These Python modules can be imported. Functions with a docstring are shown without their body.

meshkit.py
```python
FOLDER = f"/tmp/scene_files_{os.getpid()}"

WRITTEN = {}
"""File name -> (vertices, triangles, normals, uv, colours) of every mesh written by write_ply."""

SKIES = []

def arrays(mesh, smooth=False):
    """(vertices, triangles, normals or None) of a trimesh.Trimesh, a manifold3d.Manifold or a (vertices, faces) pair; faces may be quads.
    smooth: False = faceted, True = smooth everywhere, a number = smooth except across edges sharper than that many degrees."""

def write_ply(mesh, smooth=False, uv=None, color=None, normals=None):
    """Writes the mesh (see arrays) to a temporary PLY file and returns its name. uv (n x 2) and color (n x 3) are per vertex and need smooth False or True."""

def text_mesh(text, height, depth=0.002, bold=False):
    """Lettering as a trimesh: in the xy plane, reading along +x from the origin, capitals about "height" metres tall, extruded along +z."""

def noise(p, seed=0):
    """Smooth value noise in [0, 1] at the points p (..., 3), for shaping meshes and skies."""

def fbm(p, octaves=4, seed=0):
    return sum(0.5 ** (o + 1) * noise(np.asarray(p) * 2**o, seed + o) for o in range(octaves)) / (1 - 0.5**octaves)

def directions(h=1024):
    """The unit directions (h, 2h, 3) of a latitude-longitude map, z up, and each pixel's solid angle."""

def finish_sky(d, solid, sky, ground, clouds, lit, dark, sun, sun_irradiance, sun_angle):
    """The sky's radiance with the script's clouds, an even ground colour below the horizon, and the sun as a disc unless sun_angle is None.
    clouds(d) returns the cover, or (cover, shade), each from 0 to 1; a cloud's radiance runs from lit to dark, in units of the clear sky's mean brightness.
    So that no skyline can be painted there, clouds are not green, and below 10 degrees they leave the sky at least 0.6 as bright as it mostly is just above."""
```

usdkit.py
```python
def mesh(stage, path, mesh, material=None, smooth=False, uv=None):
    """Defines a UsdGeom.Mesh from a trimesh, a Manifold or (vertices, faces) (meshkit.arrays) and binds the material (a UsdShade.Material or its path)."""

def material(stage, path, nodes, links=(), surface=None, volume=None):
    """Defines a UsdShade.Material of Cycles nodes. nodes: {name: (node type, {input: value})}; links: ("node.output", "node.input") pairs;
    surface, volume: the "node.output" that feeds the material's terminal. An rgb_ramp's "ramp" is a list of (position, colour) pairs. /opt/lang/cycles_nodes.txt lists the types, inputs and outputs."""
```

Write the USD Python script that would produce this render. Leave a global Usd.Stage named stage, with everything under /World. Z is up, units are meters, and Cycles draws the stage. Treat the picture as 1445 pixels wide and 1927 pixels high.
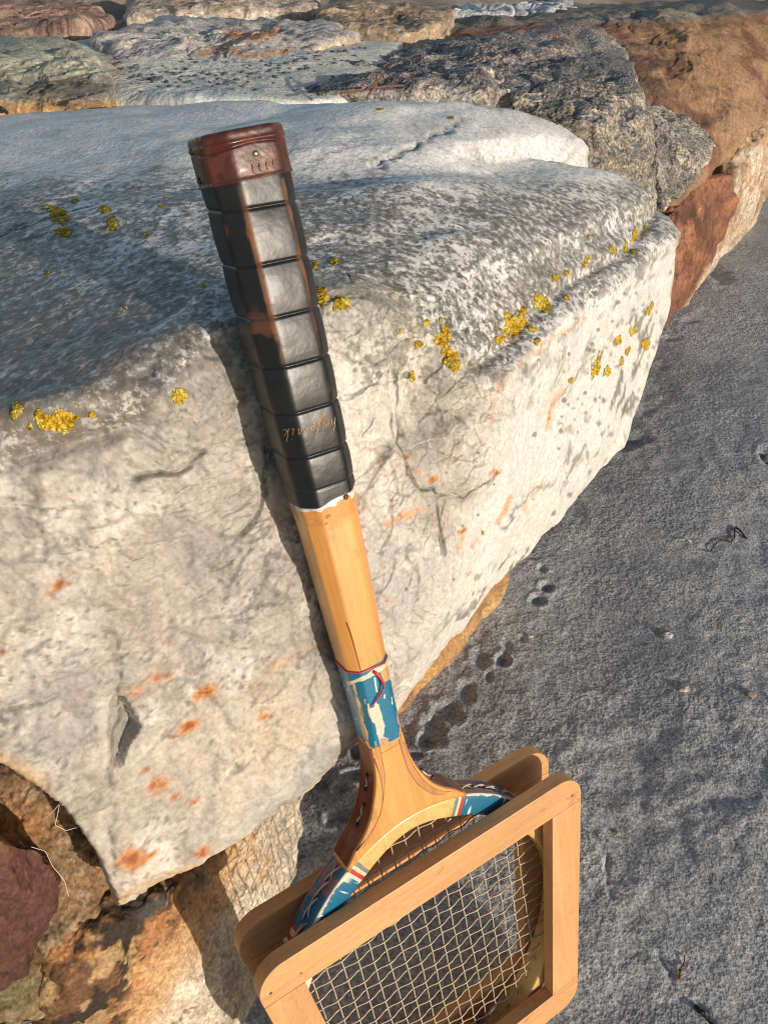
import math
import numpy as np
import trimesh
from concurrent.futures import ThreadPoolExecutor
import usdkit
from scipy.spatial import ConvexHull, cKDTree
from shapely.geometry import Polygon, box as sbox
from pxr import Gf, Sdf, Usd, UsdGeom, UsdLux, UsdShade, Vt

stage = Usd.Stage.CreateInMemory()
UsdGeom.SetStageUpAxis(stage, 'Z')
UsdGeom.SetStageMetersPerUnit(stage, 1.0)
UsdGeom.Xform.Define(stage, '/World')
UsdGeom.Scope.Define(stage, '/World/Looks')
T = Sdf.ValueTypeNames

# ------------------------------------------------------------------ camera, sky, sun, exposure
CAM_H, PITCH, FPX, CX, CY = 0.745, math.radians(42), 1450.0, 722.5, 963.5
EXPOSURE, SUN_I, SKY_S = 0.19, 1.0, 0.12
SUN_EL = math.radians(11)
SUN_H = np.array([0.735, -0.678]); SUN_H /= np.linalg.norm(SUN_H)
SUN = np.array([SUN_H[0] * math.cos(SUN_EL), SUN_H[1] * math.cos(SUN_EL), math.sin(SUN_EL)])
FWD = np.array([0, math.cos(PITCH), -math.sin(PITCH)])
DOWN = np.array([0, -math.sin(PITCH), -math.cos(PITCH)])
RIGHT = np.array([1.0, 0, 0])
EYE = np.array([0, 0, CAM_H])
cam = UsdGeom.Camera.Define(stage, '/World/camera')
m4 = np.eye(4); m4[0, :3] = RIGHT; m4[1, :3] = -DOWN; m4[2, :3] = -FWD; m4[3, :3] = EYE
cam.AddTransformOp().Set(Gf.Matrix4d(*m4.ravel().tolist()))
cam.CreateHorizontalApertureAttr(36.0); cam.CreateVerticalApertureAttr(36.0 * 1927 / 1445)
cam.CreateFocalLengthAttr(36.0 * FPX / 1445)
cam.CreateClippingRangeAttr(Gf.Vec2f(0.02, 20000.0))
cam.CreateExposureAttr(EXPOSURE)
sun = UsdLux.DistantLight.Define(stage, '/World/sun')
sun.CreateIntensityAttr(SUN_I); sun.CreateAngleAttr(0.6); sun.CreateColorAttr(Gf.Vec3f(1.0, 0.89, 0.765))
sun.CreateNormalizeAttr(True)
zax = SUN; xax = np.cross([0, 0, 1.0], zax); xax /= np.linalg.norm(xax); yax = np.cross(zax, xax)
m4 = np.eye(4); m4[0, :3] = xax; m4[1, :3] = yax; m4[2, :3] = zax
sun.AddTransformOp().Set(Gf.Matrix4d(*m4.ravel().tolist()))
usdkit.material(stage, '/World/Looks/sky', {
    'sky': ('sky_texture', {'sky_type': 'single_scattering', 'sun_disc': False, 'sun_elevation': SUN_EL,
                            'sun_rotation': math.atan2(SUN_H[0], SUN_H[1])}),
    'bg': ('background_shader', {'strength': SKY_S})}, [('sky.color', 'bg.color')], surface='bg.background')
dome = UsdLux.DomeLight.Define(stage, '/World/sky')
UsdShade.MaterialBindingAPI.Apply(dome.GetPrim()).Bind(UsdShade.Material.Get(stage, '/World/Looks/sky'))
dome.GetPrim().SetCustomDataByKey('kind', 'structure')

# ------------------------------------------------------------------ helpers
COUNT = {}


def numbered(path):
    k = COUNT.get(path, -1) + 1
    COUNT[path] = k
    return path if k == 0 else f'{path}_{k:03d}'


def tag(prim, label=None, category=None, group=None, kind=None):
    prim = prim.GetPrim() if hasattr(prim, 'GetPrim') else prim
    for key, val in (('label', label), ('category', category), ('group', group), ('kind', kind)):
        if val:
            prim.SetCustomDataByKey(key, val)
    return prim


ORIGIN = {}


def thing(name, label, category, loc, group=None):
    path = numbered('/World/' + name)
    x = UsdGeom.Xform.Define(stage, path)
    x.AddTranslateOp().Set(Gf.Vec3d(*map(float, loc)))
    ORIGIN[path] = np.asarray(loc, float)
    tag(x, label, category, group)
    return path


def obj(name, mesh, mat, parent=None, smooth=False, primvars=None, label=None, kind=None, category=None, group=None):
    """ONE Mesh prim. Points are given in world coordinates and stored relative to the thing's base."""
    base = parent or '/World'
    path = numbered(base + '/' + name)
    if isinstance(mesh, trimesh.Trimesh):
        v, f = np.asarray(mesh.vertices), np.asarray(mesh.faces)
    else:
        v, f = mesh
    root = '/'.join(base.split('/')[:3])
    off = ORIGIN.get(root, np.zeros(3))
    prim = usdkit.mesh(stage, path, (np.asarray(v) - off, f), '/World/Looks/' + mat, smooth=smooth)
    api = UsdGeom.PrimvarsAPI(prim)
    for k, val in (primvars or {}).items():
        val = np.asarray(val, np.float32)
        if val.ndim == 2:
            api.CreatePrimvar(k, T.Color3fArray if k.startswith('col') else T.Vector3fArray, 'vertex').Set(Vt.Vec3fArray.FromNumpy(np.ascontiguousarray(val)))
        else:
            api.CreatePrimvar(k, T.FloatArray, 'vertex').Set(Vt.FloatArray.FromNumpy(val))
    tag(prim, label, category, group, kind)
    return path


def W(px, py, d):
    """A point of the place that lies d metres deep along the view."""
    u, v = (px - CX) / FPX, (py - CY) / FPX
    return EYE + d * (FWD + u * RIGHT + v * DOWN)


def Wz(px, py, z):
    u, v = (px - CX) / FPX, (py - CY) / FPX
    r = FWD + u * RIGHT + v * DOWN
    return EYE + r * ((z - CAM_H) / r[2])


def project(P):
    q = np.asarray(P) - EYE
    d = q @ FWD
    d = np.where(np.abs(d) < 1e-6, 1e-6, d)
    return CX + FPX * (q @ RIGHT) / d, CY + FPX * (q @ DOWN) / d, d


POOL = ThreadPoolExecutor(4)


def noise(p, seed=0):
    """Smooth value noise in [0, 1]; large arrays are worked in blocks."""
    p = np.asarray(p, np.float32)
    flat = p.reshape(-1, 3)
    if len(flat) < 20000:
        return _noise(flat, seed).reshape(p.shape[:-1])
    parts = [flat[k:k + 16384] for k in range(0, len(flat), 16384)]
    return np.concatenate(list(POOL.map(lambda q: _noise(q, seed), parts))).reshape(p.shape[:-1])


def _noise(p, seed):
    fl = np.floor(p)
    t = p - fl
    i = fl.astype(np.int32).astype(np.uint32)
    t = t * t * (np.float32(3) - np.float32(2) * t)
    one = np.uint32(1)
    X0 = i[:, 0] * np.uint32(374761393); X1 = X0 + np.uint32(374761393)
    Y0 = i[:, 1] * np.uint32(668265263); Y1 = Y0 + np.uint32(668265263)
    Z0 = i[:, 2] * np.uint32(2246822519) + np.uint32(seed * 144665 + 77); Z1 = Z0 + np.uint32(2246822519)

    def h(k):
        k = (k ^ (k >> np.uint32(13))) * np.uint32(1274126177)
        k = (k ^ (k >> np.uint32(15))) * np.uint32(2654435761)
        return (k >> np.uint32(8)).astype(np.float32)
    tx, ty, tz = t[:, 0], t[:, 1], t[:, 2]
    out = []
    for Z in (Z0, Z1):
        a = Y0 + Z; b = Y1 + Z
        p0 = h(X0 + a); p0 = p0 + (h(X1 + a) - p0) * tx
        p1 = h(X0 + b); p1 = p1 + (h(X1 + b) - p1) * tx
        out.append(p0 + (p1 - p0) * ty)
    return (out[0] + (out[1] - out[0]) * tz) * np.float32(1 / 16777215.0)


def fbm(p, octaves=4, seed=0, gain=0.5):
    s, a, tot = 0, 1.0, 0
    for o in range(octaves):
        s = s + a * noise(p * np.float32(2.03 ** o) + np.float32(o * 17.3), seed + o)
        tot += a
        a *= gain
    return s / tot


def sstep(a, b, x):
    t = np.clip((x - a) / (b - a), 0, 1)
    return t * t * (3 - 2 * t)


def mixc(c, d, m):
    return c + (np.asarray(d) - c) * m[..., None]


def cube_sphere(n):
    """Closed cube sphere with n cells per face edge; welded."""
    g = np.tan(np.linspace(-1, 1, n + 1) * np.pi / 4)
    a, b = np.meshgrid(g, g, indexing='ij')
    o = np.ones_like(a)
    vs, fs, k = [], [], 0
    for x, y, z in ((o, a, b), (-o, b, a), (b, o, a), (a, -o, b), (a, b, o), (b, a, -o)):
        vs.append(np.stack([x, y, z], -1).reshape(-1, 3))
        idx = (np.arange((n + 1) ** 2) + k).reshape(n + 1, n + 1)
        q = np.stack([idx[:-1, :-1], idx[1:, :-1], idx[1:, 1:], idx[:-1, 1:]], -1).reshape(-1, 4)
        fs.append(np.vstack([q[:, [0, 1, 2]], q[:, [0, 2, 3]]]))
        k += (n + 1) ** 2
    v = np.vstack(vs); f = np.vstack(fs)
    key = np.round(v * 4e5).astype(np.int64)
    kk = (key[:, 0] + 500000) * (1 << 42) + (key[:, 1] + 500000) * (1 << 21) + (key[:, 2] + 500000)
    _, first, inv = np.unique(kk, return_index=True, return_inverse=True)
    v = v[first]; f = inv[f]
    v /= np.linalg.norm(v, axis=1, keepdims=True)
    # outward winding
    t = v[f[0]]
    s = np.sign(np.einsum('ij,ij->i', np.cross(v[f[:, 1]] - v[f[:, 0]], v[f[:, 2]] - v[f[:, 0]]), v[f[:, 0]]))
    f[s < 0] = f[s < 0][:, ::-1]
    return v, f


def normals(v, f):
    n = np.zeros_like(v)
    fn = np.cross(v[f[:, 1]] - v[f[:, 0]], v[f[:, 2]] - v[f[:, 0]])
    for c in range(3):
        w = fn[:, c]
        n[:, c] = sum(np.bincount(f[:, k], weights=w, minlength=len(v)) for k in range(3))
    return n / np.maximum(np.linalg.norm(n, axis=1, keepdims=True), 1e-20)


def hull_planes(pts):
    eq = ConvexHull(np.asarray(pts, float)).equations
    out = []
    for e in eq:
        for o in out:
            if o[:3] @ e[:3] > 0.9995 and abs(o[3] - e[3]) < 0.003:
                break
        else:
            out.append(e)
    return np.array(out)


def radius(dirs, c, planes, p):
    """Distance from c to the rounded convex block along each direction."""
    off = -(planes[:, :3] @ c + planes[:, 3])
    if off.min() <= 0:
        raise ValueError(f'centre outside hull {off.min():.4f}')
    s = np.zeros(len(dirs))
    for n, o in zip(planes[:, :3], off):
        s += np.maximum(dirs @ n / o, 0) ** p
    return s ** (-1.0 / p)


def facets(p, size, seed, tilt=0.5, soft=0.06):
    """Chipped facets: a random tilted plane in every voronoi cell."""
    rng = np.random.default_rng(seed)
    lo, hi = p.min(0) - size, p.max(0) + size
    cnt = np.maximum(((hi - lo) / size).astype(int), 1) + 1
    g = np.stack(np.meshgrid(*[np.arange(c) for c in cnt], indexing='ij'), -1).reshape(-1, 3)
    pts = lo + (g + rng.uniform(0, 1, g.shape)) * size
    dirn = rng.normal(size=pts.shape); dirn /= np.linalg.norm(dirn, axis=1, keepdims=True)
    base = rng.uniform(-0.5, 0.5, len(pts))
    dist, i = cKDTree(pts).query(p, k=4, workers=-1)
    w = np.exp(-(dist - dist[:, :1]) / (soft * size))
    w -= w[:, 3:4]                              # the fourth neighbour fades out, so the surface stays whole
    w /= w.sum(1, keepdims=True)
    h = np.einsum('ikj,ikj->ik', p[:, None] - pts[i], dirn[i]) * tilt + base[i] * size * tilt * .6
    return (h * w).sum(1)


def flakes(v, scale, seed, n=6, riser=.02):
    """Flaked stone: n independent sheets, each broken off along its own ragged outline with a sharp little edge.
    Returns the height (about -1..1), a tone per flake (-1..1) and how near the edges are (0..1)."""
    h, tone, edge = 0, 0, 0
    for k in range(n):
        f = fbm(v * (scale * (.7 + .28 * k)) + 3.7 * k, 3, seed + 5 * k, .42)
        c = .5 + .05 * math.sin(seed + 2.1 * k)
        s = sstep(c, c + riser, f)
        a = 1.0 / (1 + .35 * k)
        h = h + a * (s - .5)
        tone = tone + (s - .5) * math.sin(seed * 1.3 + k * 2.4)
        edge = np.maximum(edge, np.exp(-((f - c) / (riser * 1.2)) ** 2))
    return h / n * 2, tone / n * 2, edge


def seg_dist(px, py, line):
    """Distance in picture points of each vertex to a polyline, and position along it."""
    best = np.full(px.shape, 1e9)
    for (x0, y0), (x1, y1) in zip(line[:-1], line[1:]):
        dx, dy = x1 - x0, y1 - y0
        t = np.clip(((px - x0) * dx + (py - y0) * dy) / (dx * dx + dy * dy + 1e-9), 0, 1)
        best = np.minimum(best, np.hypot(px - x0 - t * dx, py - y0 - t * dy))
    return best


ROCKS = {}


def rock(center, hulls, p, n, conc=0.6, disp=None, q=40):
    c = np.asarray(center, float)
    d, f = cube_sphere(n)
    if conc:
        e = EYE - c; e /= np.linalg.norm(e)
        d = d + conc * e
        d /= np.linalg.norm(d, axis=1, keepdims=True)
    rs = [radius(d, c, hull_planes(h), p) for h in hulls]
    r = rs[0] if len(rs) == 1 else np.max(rs, axis=0)
    if len(rs) > 1:
        r = r * (sum((x / r) ** q for x in rs)) ** (1.0 / q) * (1 - 0.0)
    v = c + d * r[:, None]
    if disp is not None:
        nn = normals(v, f)
        v = v + nn * disp(v, nn)[:, None]
    return v, f


def tube(pts, r, k=8, closed=False):
    pts = np.asarray(pts, float); n = len(pts)
    r = np.broadcast_to(np.asarray(r, float), (n,))
    tg = np.gradient(pts, axis=0)
    if closed:
        tg = np.roll(pts, -1, 0) - np.roll(pts, 1, 0)
    tg /= np.linalg.norm(tg, axis=1, keepdims=True) + 1e-12
    up = np.array([0.31, 0.22, 0.92]); nrm = np.cross(tg, up); nrm /= np.linalg.norm(nrm, axis=1, keepdims=True) + 1e-12
    bi = np.cross(tg, nrm)
    a = np.arange(k) * 2 * np.pi / k
    v = pts[:, None] + r[:, None, None] * (np.cos(a)[None, :, None] * nrm[:, None] + np.sin(a)[None, :, None] * bi[:, None])
    return grid_mesh(v, wrap_v=True, wrap_u=closed, caps=not closed)


def grid_mesh(v, wrap_v=False, wrap_u=False, caps=False):
    n, k = v.shape[:2]
    idx = np.arange(n * k).reshape(n, k)
    if wrap_v:
        idx = np.hstack([idx, idx[:, :1]])
    if wrap_u:
        idx = np.vstack([idx, idx[:1]])
    q = np.stack([idx[:-1, :-1], idx[:-1, 1:], idx[1:, 1:], idx[1:, :-1]], -1).reshape(-1, 4)
    f = np.vstack([q[:, [0, 1, 2]], q[:, [0, 2, 3]]])
    vv = v.reshape(-1, 3)
    if caps:
        c0, c1 = len(vv), len(vv) + 1
        vv = np.vstack([vv, v[0].mean(0), v[-1].mean(0)])
        r0, r1 = idx[0], idx[-1]
        f = np.vstack([f, np.stack([np.full(len(r0) - 1, c0), r0[1:], r0[:-1]], 1), np.stack([np.full(len(r1) - 1, c1), r1[:-1], r1[1:]], 1)])
    return trimesh.Trimesh(vv, f, process=False)


def join(ms):
    return trimesh.util.concatenate([m for m in ms])


def mat(name, nodes, links, surface):
    usdkit.material(stage, '/World/Looks/' + name, nodes, links, surface=surface)


# ------------------------------------------------------------------ materials
def rock_material(name, rough=0.75, fine=900, grain=260, amp=0.35, bump=0.5, dist=0.0012, spec=0.3, crust=False):
    """Vertex colour (the stone's own colour) times mineral grain, with fine relief."""
    extra, lnk, out = {}, [], 'm2.result'
    if crust:       # weathered crust: fine salt-and-pepper of grey lichen and bleached stone where the primvar 'crust' says so
        extra = {'cr': ('attribute', {'attribute': 'crust'}), 'ns': ('noise_texture', {'scale': 190.0, 'detail': 3.0, 'roughness': 0.75}),
                 'rd': ('rgb_ramp', {'ramp': [(0.42, (1, 1, 1)), (0.48, (0, 0, 0))]}), 'rw': ('rgb_ramp', {'ramp': [(0.54, (0, 0, 0)), (0.61, (1, 1, 1))]}),
                 'fd': ('math', {'math_type': 'multiply'}), 'fw': ('math', {'math_type': 'multiply'}), 'fw2': ('math', {'math_type': 'multiply', 'value2': 0.85}),
                 'md': ('mix_color', {'blend_type': 'mix', 'b': (.105, .10, .088)}), 'mw': ('mix_color', {'blend_type': 'mix', 'b': (.62, .61, .60)})}
        lnk = [('geo.object', 'ns.vector'), ('ns.fac', 'rd.fac'), ('ns.fac', 'rw.fac'), ('rd.color', 'fd.value1'), ('cr.fac', 'fd.value2'), ('rw.color', 'fw.value1'), ('cr.fac', 'fw.value2'),
               ('fw.value', 'fw2.value1'), ('m2.result', 'md.a'), ('fd.value', 'md.fac'), ('md.result', 'mw.a'), ('fw2.value', 'mw.fac')]
        out = 'mw.result'
    mat(name, {
        **extra,
        'col': ('attribute', {'attribute': 'colrock'}),
        'geo': ('texture_coordinate', {}),
        'n1': ('noise_texture', {'scale': grain, 'detail': 2.0, 'roughness': 0.65}),
        'n2': ('noise_texture', {'scale': fine, 'detail': 1.0, 'roughness': 0.6}),
        'v1': ('voronoi_texture', {'scale': grain * 1.7}),
        'r1': ('rgb_ramp', {'ramp': [(0.25, (1 - amp,) * 3), (0.5, (1, 1, 1)), (0.75, (1 + amp,) * 3)]}),
        'r2': ('rgb_ramp', {'ramp': [(0.3, (1 - amp * .8,) * 3), (0.7, (1 + amp * .8,) * 3)]}),
        'm1': ('mix_color', {'blend_type': 'multiply', 'fac': 1.0}),
        'm2': ('mix_color', {'blend_type': 'multiply', 'fac': 1.0}),
        'h': ('math', {'math_type': 'add'}),
        'hv': ('math', {'math_type': 'multiply', 'value2': 0.5}),
        'b': ('bump', {'strength': bump, 'distance': dist}),
        'p': ('principled_bsdf', {'roughness': rough, 'specular_ior_level': spec})},
        [('geo.object', 'n1.vector'), ('geo.object', 'n2.vector'), ('geo.object', 'v1.vector'), ('n1.fac', 'r1.fac'), ('n2.fac', 'r2.fac'),
         ('col.color', 'm1.a'), ('r1.color', 'm1.b'), ('m1.result', 'm2.a'), ('r2.color', 'm2.b'), (out, 'p.base_color'), *lnk,
         ('v1.distance', 'hv.value1'), ('n1.fac', 'h.value1'), ('hv.value', 'h.value2'), ('h.value', 'b.height'), ('b.normal', 'p.normal')], 'p.BSDF')


rock_material('quartzite', rough=0.55, grain=170, fine=420, amp=0.17, bump=0.3, dist=0.0018, spec=0.45, crust=True)
rock_material('granite', rough=0.7, grain=150, fine=300, amp=0.55, bump=0.7, dist=0.0035)
rock_material('sandstone', rough=0.8, grain=120, fine=260, amp=0.30, bump=0.4, dist=0.003)
rock_material('near_stone', rough=0.75, grain=190, fine=420, amp=0.32, bump=0.5, dist=0.0025)
rock_material('far_stone', rough=0.8, grain=80, fine=200, amp=0.34, bump=0.45, dist=0.005)
rock_material('mortar', rough=0.9, grain=160, fine=300, amp=0.2, bump=0.5, dist=0.002)
rock_material('lichen', rough=0.9, grain=420, fine=800, amp=0.55, bump=0.8, dist=0.0018, spec=0.1)
mat('sand', {
    'col': ('attribute', {'attribute': 'colrock'}), 'geo': ('texture_coordinate', {}),
    'n1': ('noise_texture', {'scale': 125.0, 'detail': 2.2, 'roughness': 0.62}),
    'n2': ('noise_texture', {'scale': 330.0, 'detail': 1.0, 'roughness': 0.7}),
    'n3': ('noise_texture', {'scale': 9.0, 'detail': 4.0}),
    'r1': ('rgb_ramp', {'ramp': [(0.28, (.78,) * 3), (0.72, (1.22,) * 3)]}),
    'r2': ('rgb_ramp', {'ramp': [(0.28, (.55,) * 3), (0.5, (1, 1, 1)), (0.72, (1.5,) * 3)]}),
    'r3': ('rgb_ramp', {'ramp': [(0.36, (.22,) * 3), (0.62, (1, 1, 1))]}),
    'm1': ('mix_color', {'blend_type': 'multiply', 'fac': 1.0}), 'm2': ('mix_color', {'blend_type': 'multiply', 'fac': 1.0}),
    'hm': ('math', {'math_type': 'multiply'}), 'h2': ('math', {'math_type': 'multiply', 'value2': 0.22}), 'ha': ('math', {'math_type': 'add'}),
    'b': ('bump', {'strength': 0.42, 'distance': 0.008}),
    'p': ('principled_bsdf', {'roughness': 0.6, 'specular_ior_level': 0.35})},
    [('geo.object', 'n1.vector'), ('geo.object', 'n2.vector'), ('geo.object', 'n3.vector'), ('n1.fac', 'r1.fac'), ('n2.fac', 'r2.fac'), ('n3.fac', 'r3.fac'),
     ('col.color', 'm1.a'), ('r1.color', 'm1.b'), ('m1.result', 'm2.a'), ('r2.color', 'm2.b'), ('m2.result', 'p.base_color'),
     ('n1.fac', 'hm.value1'), ('r3.color', 'hm.value2'), ('n2.fac', 'h2.value1'), ('hm.value', 'ha.value1'), ('h2.value', 'ha.value2'), ('ha.value', 'b.height'), ('b.normal', 'p.normal')], 'p.BSDF')


def wood_material(name, base, dark, rough=0.4, coat=0.0, fleck=0.5, scale=1.0):
    """Grain runs along the first component of the primvar 'grain'."""
    mat(name, {
        'g': ('attribute', {'attribute': 'grain'}),
        'mp': ('mapping', {'scale': (14 * scale, 420 * scale, 420 * scale)}),
        'mf': ('mapping', {'scale': (160 * scale, 1500 * scale, 1500 * scale)}),
        'mb': ('mapping', {'scale': (9, 40, 40)}),
        'n1': ('noise_texture', {'scale': 1.0, 'detail': 4.0, 'roughness': 0.6}),
        'nf': ('noise_texture', {'scale': 1.0, 'detail': 1.0}),
        'nb': ('noise_texture', {'scale': 1.0, 'detail': 3.0}),
        'rf': ('rgb_ramp', {'ramp': [(0.60, (0, 0, 0)), (0.68, (1, 1, 1))]}),
        'fm': ('math', {'math_type': 'multiply', 'value2': fleck}),
        'r1': ('rgb_ramp', {'ramp': [(0.25, dark), (0.5, base), (0.8, tuple(min(1, x * 1.12) for x in base))]}),
        'rb': ('rgb_ramp', {'ramp': [(0.3, (0.82, 0.8, 0.78)), (0.7, (1.08, 1.06, 1.05))]}),
        'mg': ('mapping', {'scale': (45, 60, 60)}), 'ng': ('noise_texture', {'scale': 1.0, 'detail': 5.0, 'roughness': 0.7}),
        'rg': ('rgb_ramp', {'ramp': [(0.60, (1, 1, 1)), (0.72, (0.66, 0.60, 0.54))]}), 'md': ('mix_color', {'blend_type': 'multiply', 'fac': 1.0}),
        'm0': ('mix_color', {'blend_type': 'multiply', 'fac': 1.0}),
        'm1': ('mix_color', {'blend_type': 'mix', 'b': tuple(x * 0.55 for x in dark)}),
        'b': ('bump', {'strength': 0.12, 'distance': 0.0004}),
        'p': ('principled_bsdf', {'roughness': rough, 'coat_weight': coat, 'coat_roughness': 0.18})},
        [('g.vector', 'mp.vector'), ('g.vector', 'mf.vector'), ('g.vector', 'mb.vector'), ('mp.vector', 'n1.vector'), ('mf.vector', 'nf.vector'), ('mb.vector', 'nb.vector'),
         ('n1.fac', 'r1.fac'), ('nb.fac', 'rb.fac'), ('nf.fac', 'rf.fac'), ('rf.color', 'fm.value1'), ('r1.color', 'm0.a'), ('rb.color', 'm0.b'),
         ('g.vector', 'mg.vector'), ('mg.vector', 'ng.vector'), ('ng.fac', 'rg.fac'), ('m0.result', 'md.a'), ('rg.color', 'md.b'), ('md.result', 'm1.a'), ('fm.value', 'm1.fac'), ('m1.result', 'p.base_color'), ('n1.fac', 'b.height'), ('b.normal', 'p.normal')], 'p.BSDF')


wood_material('beech', (0.56, 0.285, 0.115), (0.47, 0.225, 0.085), rough=0.5, fleck=0.45)
wood_material('varnished_ash', (0.57, 0.27, 0.070), (0.47, 0.20, 0.045), rough=0.35, coat=0.5, fleck=0.15)
wood_material('mahogany_wood', (0.47, 0.21, 0.065), (0.36, 0.145, 0.04), rough=0.35, coat=0.5, fleck=0.25)
wood_material('dark_glue_line', (0.12, 0.035, 0.015), (0.08, 0.02, 0.01), rough=0.5, fleck=0.0)


def painted(name, rough=0.35, coat=0.4, bump=0.1, spec=0.5):
    mat(name, {
        'col': ('attribute', {'attribute': 'colpaint'}), 'geo': ('texture_coordinate', {}),
        'n1': ('noise_texture', {'scale': 500.0, 'detail': 4.0}),
        'r1': ('rgb_ramp', {'ramp': [(0.3, (0.85,) * 3), (0.7, (1.1,) * 3)]}),
        'm1': ('mix_color', {'blend_type': 'multiply', 'fac': 1.0}),
        'b': ('bump', {'strength': bump, 'distance': 0.0005}),
        'p': ('principled_bsdf', {'roughness': rough, 'coat_weight': coat, 'coat_roughness': 0.15, 'specular_ior_level': spec})},
        [('geo.object', 'n1.vector'), ('n1.fac', 'r1.fac'), ('col.color', 'm1.a'), ('r1.color', 'm1.b'), ('m1.result', 'p.base_color'), ('n1.fac', 'b.height'), ('b.normal', 'p.normal')], 'p.BSDF')


painted('paint')
painted('leather', rough=0.35, coat=0.0, bump=0.1, spec=0.36)
painted('cap_leather', rough=0.42, coat=0.25, bump=0.4, spec=0.4)


def plain(name, color, rough=0.5, metallic=0.0, **kw):
    mat(name, {'p': ('principled_bsdf', dict({'base_color': color, 'roughness': rough, 'metallic': metallic}, **kw))}, [], 'p.BSDF')


plain('brass', (0.55, 0.40, 0.16), 0.3, 1.0)
plain('dark_brass', (0.12, 0.13, 0.06), 0.4, 1.0)
plain('string_gut', (0.42, 0.35, 0.245), 0.3, coat_weight=0.5)
plain('gold_print', (0.34, 0.19, 0.075), 0.4, 0.5)
plain('red_thread', (0.42, 0.02, 0.03), 0.45)
plain('hole_black', (0.012, 0.010, 0.009), 0.3)
plain('rust_tack', (0.10, 0.03, 0.015), 0.6)
plain('root_fibre', (0.16, 0.07, 0.03), 0.8)
plain('web_fibre', (0.55, 0.45, 0.35), 0.6)
plain('pale_shell', (0.55, 0.50, 0.42), 0.6)
plain('black_weed', (0.012, 0.012, 0.014), 0.6)

# ------------------------------------------------------------------ where the racket stands (its frame: across, along towards the tip, towards the viewer)
RO_C = np.array([-0.06227781, -0.15647235, 0.32528846])
RM_C = np.array([[0.83558415, 0.18132657, -0.51857479], [-0.3684869, 0.88510769, -0.28425654], [0.40745127, 0.42860827, 0.80639842]])
TOW = np.stack([RIGHT, DOWN, FWD], 1)
RO = EYE + TOW @ RO_C
RU, RV, RN = TOW @ RM_C[:, 0], TOW @ RM_C[:, 1], -(TOW @ RM_C[:, 2])


def R(u, v, h):
    u, v, h = np.broadcast_arrays(*[np.asarray(x, float) for x in (u, v, h)])
    return RO + u[..., None] * RU + v[..., None] * RV + h[..., None] * RN


def FP(px, py, h):
    """Where the line of sight meets the plane that lies h in front of the racket's mid plane."""
    u, v = (px - CX) / FPX, (py - CY) / FPX
    r = FWD + u * RIGHT + v * DOWN
    return EYE + r * (((RO + h * RN - EYE) @ RN) / (r @ RN))


INTO = np.array([-0.87, 0.5, 0.0])      # into the wall, away from the beach


def back(pts, dist, dz=0.0):
    return [np.asarray(p) + INTO * dist + np.array([0, 0, dz]) for p in pts]


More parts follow.
